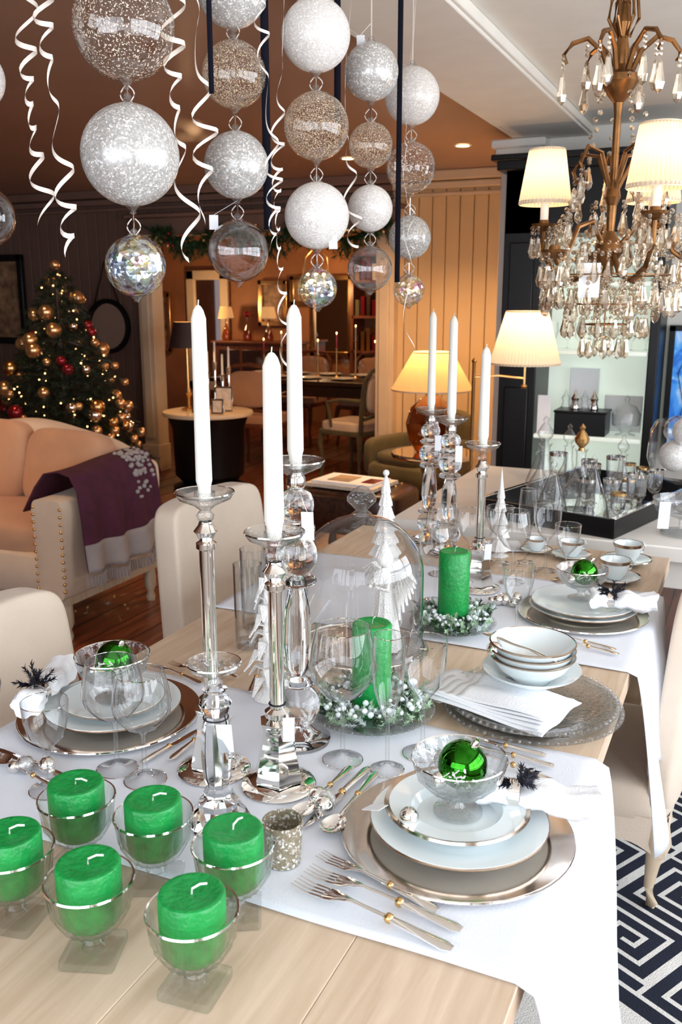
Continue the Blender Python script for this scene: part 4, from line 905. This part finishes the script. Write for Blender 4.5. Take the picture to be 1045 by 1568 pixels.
for ring,(rr,z,n) in enumerate(((.10,1.50,16),(.055,1.45,9),(.15,1.57,22))):
    b.tube([(CX+rr*cos(2*pi*i/24),CY+rr*sin(2*pi*i/24),z+.004) for i in range(24)],.002,'bronze',5,closed=True)
    for i in range(n):
        a=2*pi*i/n; drop(b,(CX+rr*cos(a),CY+rr*sin(a),z),.055,.0115,2)
        for tt in range(1,5):
            t=tt/5; b.ball((CX+rr*(1-t*.7)*cos(a),CY+rr*(1-t*.7)*sin(a),z+.1*t),.0055,'prism',6,4)
b.tube([(CX,CY,1.56),(CX,CY,1.43)],.002,'bronze',5); b.ball((CX,CY,1.405),.022,'prism',10,8)
tag(b,(CX-.02,CY-.14,1.60),.4,.05,.08,.05)
b.build('crystal_chandelier',ang=15)

# ================================================================== HANGING BAUBLES
def strand(x,y,items,zt=2.37,tags=None):
    b=MB()
    for i,(z,r,m) in enumerate(items):
        b.ball((x,y,z),r,m,48,28)
        b.lathe([(r*.22,r*.965),(.012,r*1.02),(.006,r*1.08),(.008,r*1.13),(.003,r*1.2)],'orb',20,TR(x,y,z))
        b.lathe([(r*.2,-r*.97),(.010,-r*1.03),(.005,-r*1.1),(.007,-r*1.14),(0,-r*1.18)],'orb',20,TR(x,y,z))
        zprev=items[i-1][0]-items[i-1][1] if i else zt
        b.tube([(x,y,zprev-.01 if i else zt),(x,y,z+r)],.0011,'silver',4)
        if i==0 : b.tube([(x,y,zt),(x,y,z+r)],.0015,'ribw',4)
        if i: 
            for k in(-1,1):
                pts=[(x+k*(.004+.012*sin(t*pi/6)),y,z+r+.03-.03*t/6) for t in range(7)]; b.tube(pts,.0012,'ribw',4)
    for (dx,dz,rz) in (tags or []): tag(b,(x+dx,y-.02,dz),rz,.02,.032,.3,(x,y,dz+.03))
    b.build('hanging_bauble_strand')
strand(-1.13,1.53,[(2.01,.094,'dewc'),(1.785,.093,'glit'),(1.58,.059,'irid')],tags=[(.06,1.60,.3)])
strand(-1.09,1.86,[(2.155,.074,'glit'),(1.99,.069,'dew'),(1.805,.071,'glit'),(1.622,.068,'orb')],tags=[(-.05,1.70,.6)])
strand(-.965,2.01,[(2.09,.077,'satin'),(1.90,.074,'dew'),(1.705,.075,'satin'),(1.542,.047,'irid')],tags=[(.05,1.66,.3)])
strand(-.93,2.25,[(2.06,.067,'glit'),(1.89,.055,'dew'),(1.74,.057,'satin'),(1.592,.057,'orb')],tags=[(-.02,2.14,.3)])
strand(-.95,2.60,[(2.07,.077,'satin'),(1.88,.070,'dewc'),(1.69,.061,'glit'),(1.542,.046,'irid')])
strand(-1.46,1.48,[(1.94,.06,'satin'),(1.68,.06,'orb')])
def curl(x,y,z0,z1,r=.013,w=.0065,pitch=.05,straight=.3,ph=0,tail=0):
    b=MB(); n=int((z0-z1)/pitch*16); vs=[];fs=[]
    th=ph
    for i in range(n+1):
        t=i/n; z=z0+(z1-z0)*t
        k=min(1,max(0,(t-straight)/.15)); rr=r*k*(.8+.45*sin(t*15+ph))
        th+=2*pi/16*(1+.45*sin(t*11+ph*2))
        p=Vector((x+rr*cos(th)+.012*sin(t*7+ph),y+rr*sin(th),z+.010*sin(th)*k))
        ww=w*(.6+.4*k)
        tw=.5*sin(th*.5)
        vs+=[p+Vector((.3*ww*sin(tw),0,ww*.5)),p-Vector((.3*ww*sin(tw),0,ww*.5))]
        if i: fs.append((2*i-2,2*i-1,2*i+1,2*i))
    b.add(vs,fs,'ribw'); b.build('curling_ribbon',ang=80,recalc=False)
curl(-1.27,1.435,2.42-.04,1.66,.017,.009,.060,.30,0); curl(-1.21,1.42,2.38,1.60,.016,.009,.065,.25,1.5); curl(-1.045,1.58,2.38,1.60,.019,.009,.078,.25,.7); curl(-1.03,1.62,2.38,1.66,.021,.008,.10,.35,2.7)
curl(-.945,1.80,2.38,1.35,.012,.006,.055,.35,.2); curl(-.965,1.78,2.38,1.62,.015,.006,.075,.3,2); curl(-.86,2.34,2.38,1.36,.014,.004,.16,.5,1); curl(-.93,2.12,2.38,1.64,.018,.006,.065,.6,1); curl(-.90,2.45,2.38,1.62,.010,.004,.07,.5,1)
def band_(x,y,z1,w=.018,z0=2.375):
    b=MB()
    def fn(u,v): z=z0+(z1-z0)*u; a=.45+.3*sin(u*4); return (x+(v-.5)*w*cos(a),y+(v-.5)*w*sin(a),z)
    b.grid(fn,30,2,'ribb'); b.build('velvet_hanging_ribbon',solid=.001,ang=80)
band_(-1.035,1.90,1.67); band_(-.971,2.14,1.93,.016); band_(-.90,2.37,1.56,.014); band_(-1.21,1.47,2.05,.03); band_(-1.0,1.62,1.90,.010)

# ================================================================== LIGHTS
def area(name,loc,rot,sx,sy,e,col):
    l=bpy.data.lights.new(name,'AREA'); l.shape='RECTANGLE'; l.size=sx; l.size_y=sy; l.energy=e; l.color=col
    o=bpy.data.objects.new(name,l); o.location=loc; o.rotation_euler=rot; SC.collection.objects.link(o)
area('window_daylight_front',(-.7,-1.5,1.45),(math.radians(90),0,0),3.6,1.7,80,(.86,.93,1)) 
area('window_daylight_right',(1.95,1.4,1.5),(math.radians(90),0,math.radians(90)),4.6,1.5,140,(.88,.94,1))
w=bpy.data.worlds.new('World'); SC.world=w; w.use_nodes=True; nt=w.node_tree; nt.nodes.clear()
sky=nt.nodes.new('ShaderNodeTexSky'); sky.sky_type='PREETHAM'; sky.sun_direction=(.5,-.5,.7)
bg=nt.nodes.new('ShaderNodeBackground'); bg.inputs[1].default_value=.35; ow=nt.nodes.new('ShaderNodeOutputWorld'); nt.links.new(sky.outputs[0],bg.inputs[0]); nt.links.new(bg.outputs[0],ow.inputs[0])
# ================================================================== CAMERA
cd=bpy.data.cameras.new('camera'); cam=bpy.data.objects.new('camera',cd); SC.collection.objects.link(cam); SC.camera=cam
cam.location=(0,0,1.52); cam.rotation_euler=(math.radians(90-13.2),0,math.radians(24.2)); cd.sensor_fit='VERTICAL'; cd.sensor_height=36; cd.lens=1400/1568*36; cd.clip_start=.05
cd.dof.use_dof=True; cd.dof.focus_distance=1.6; cd.dof.aperture_fstop=9
SC.view_settings.view_transform='Standard'; SC.view_settings.exposure=.10
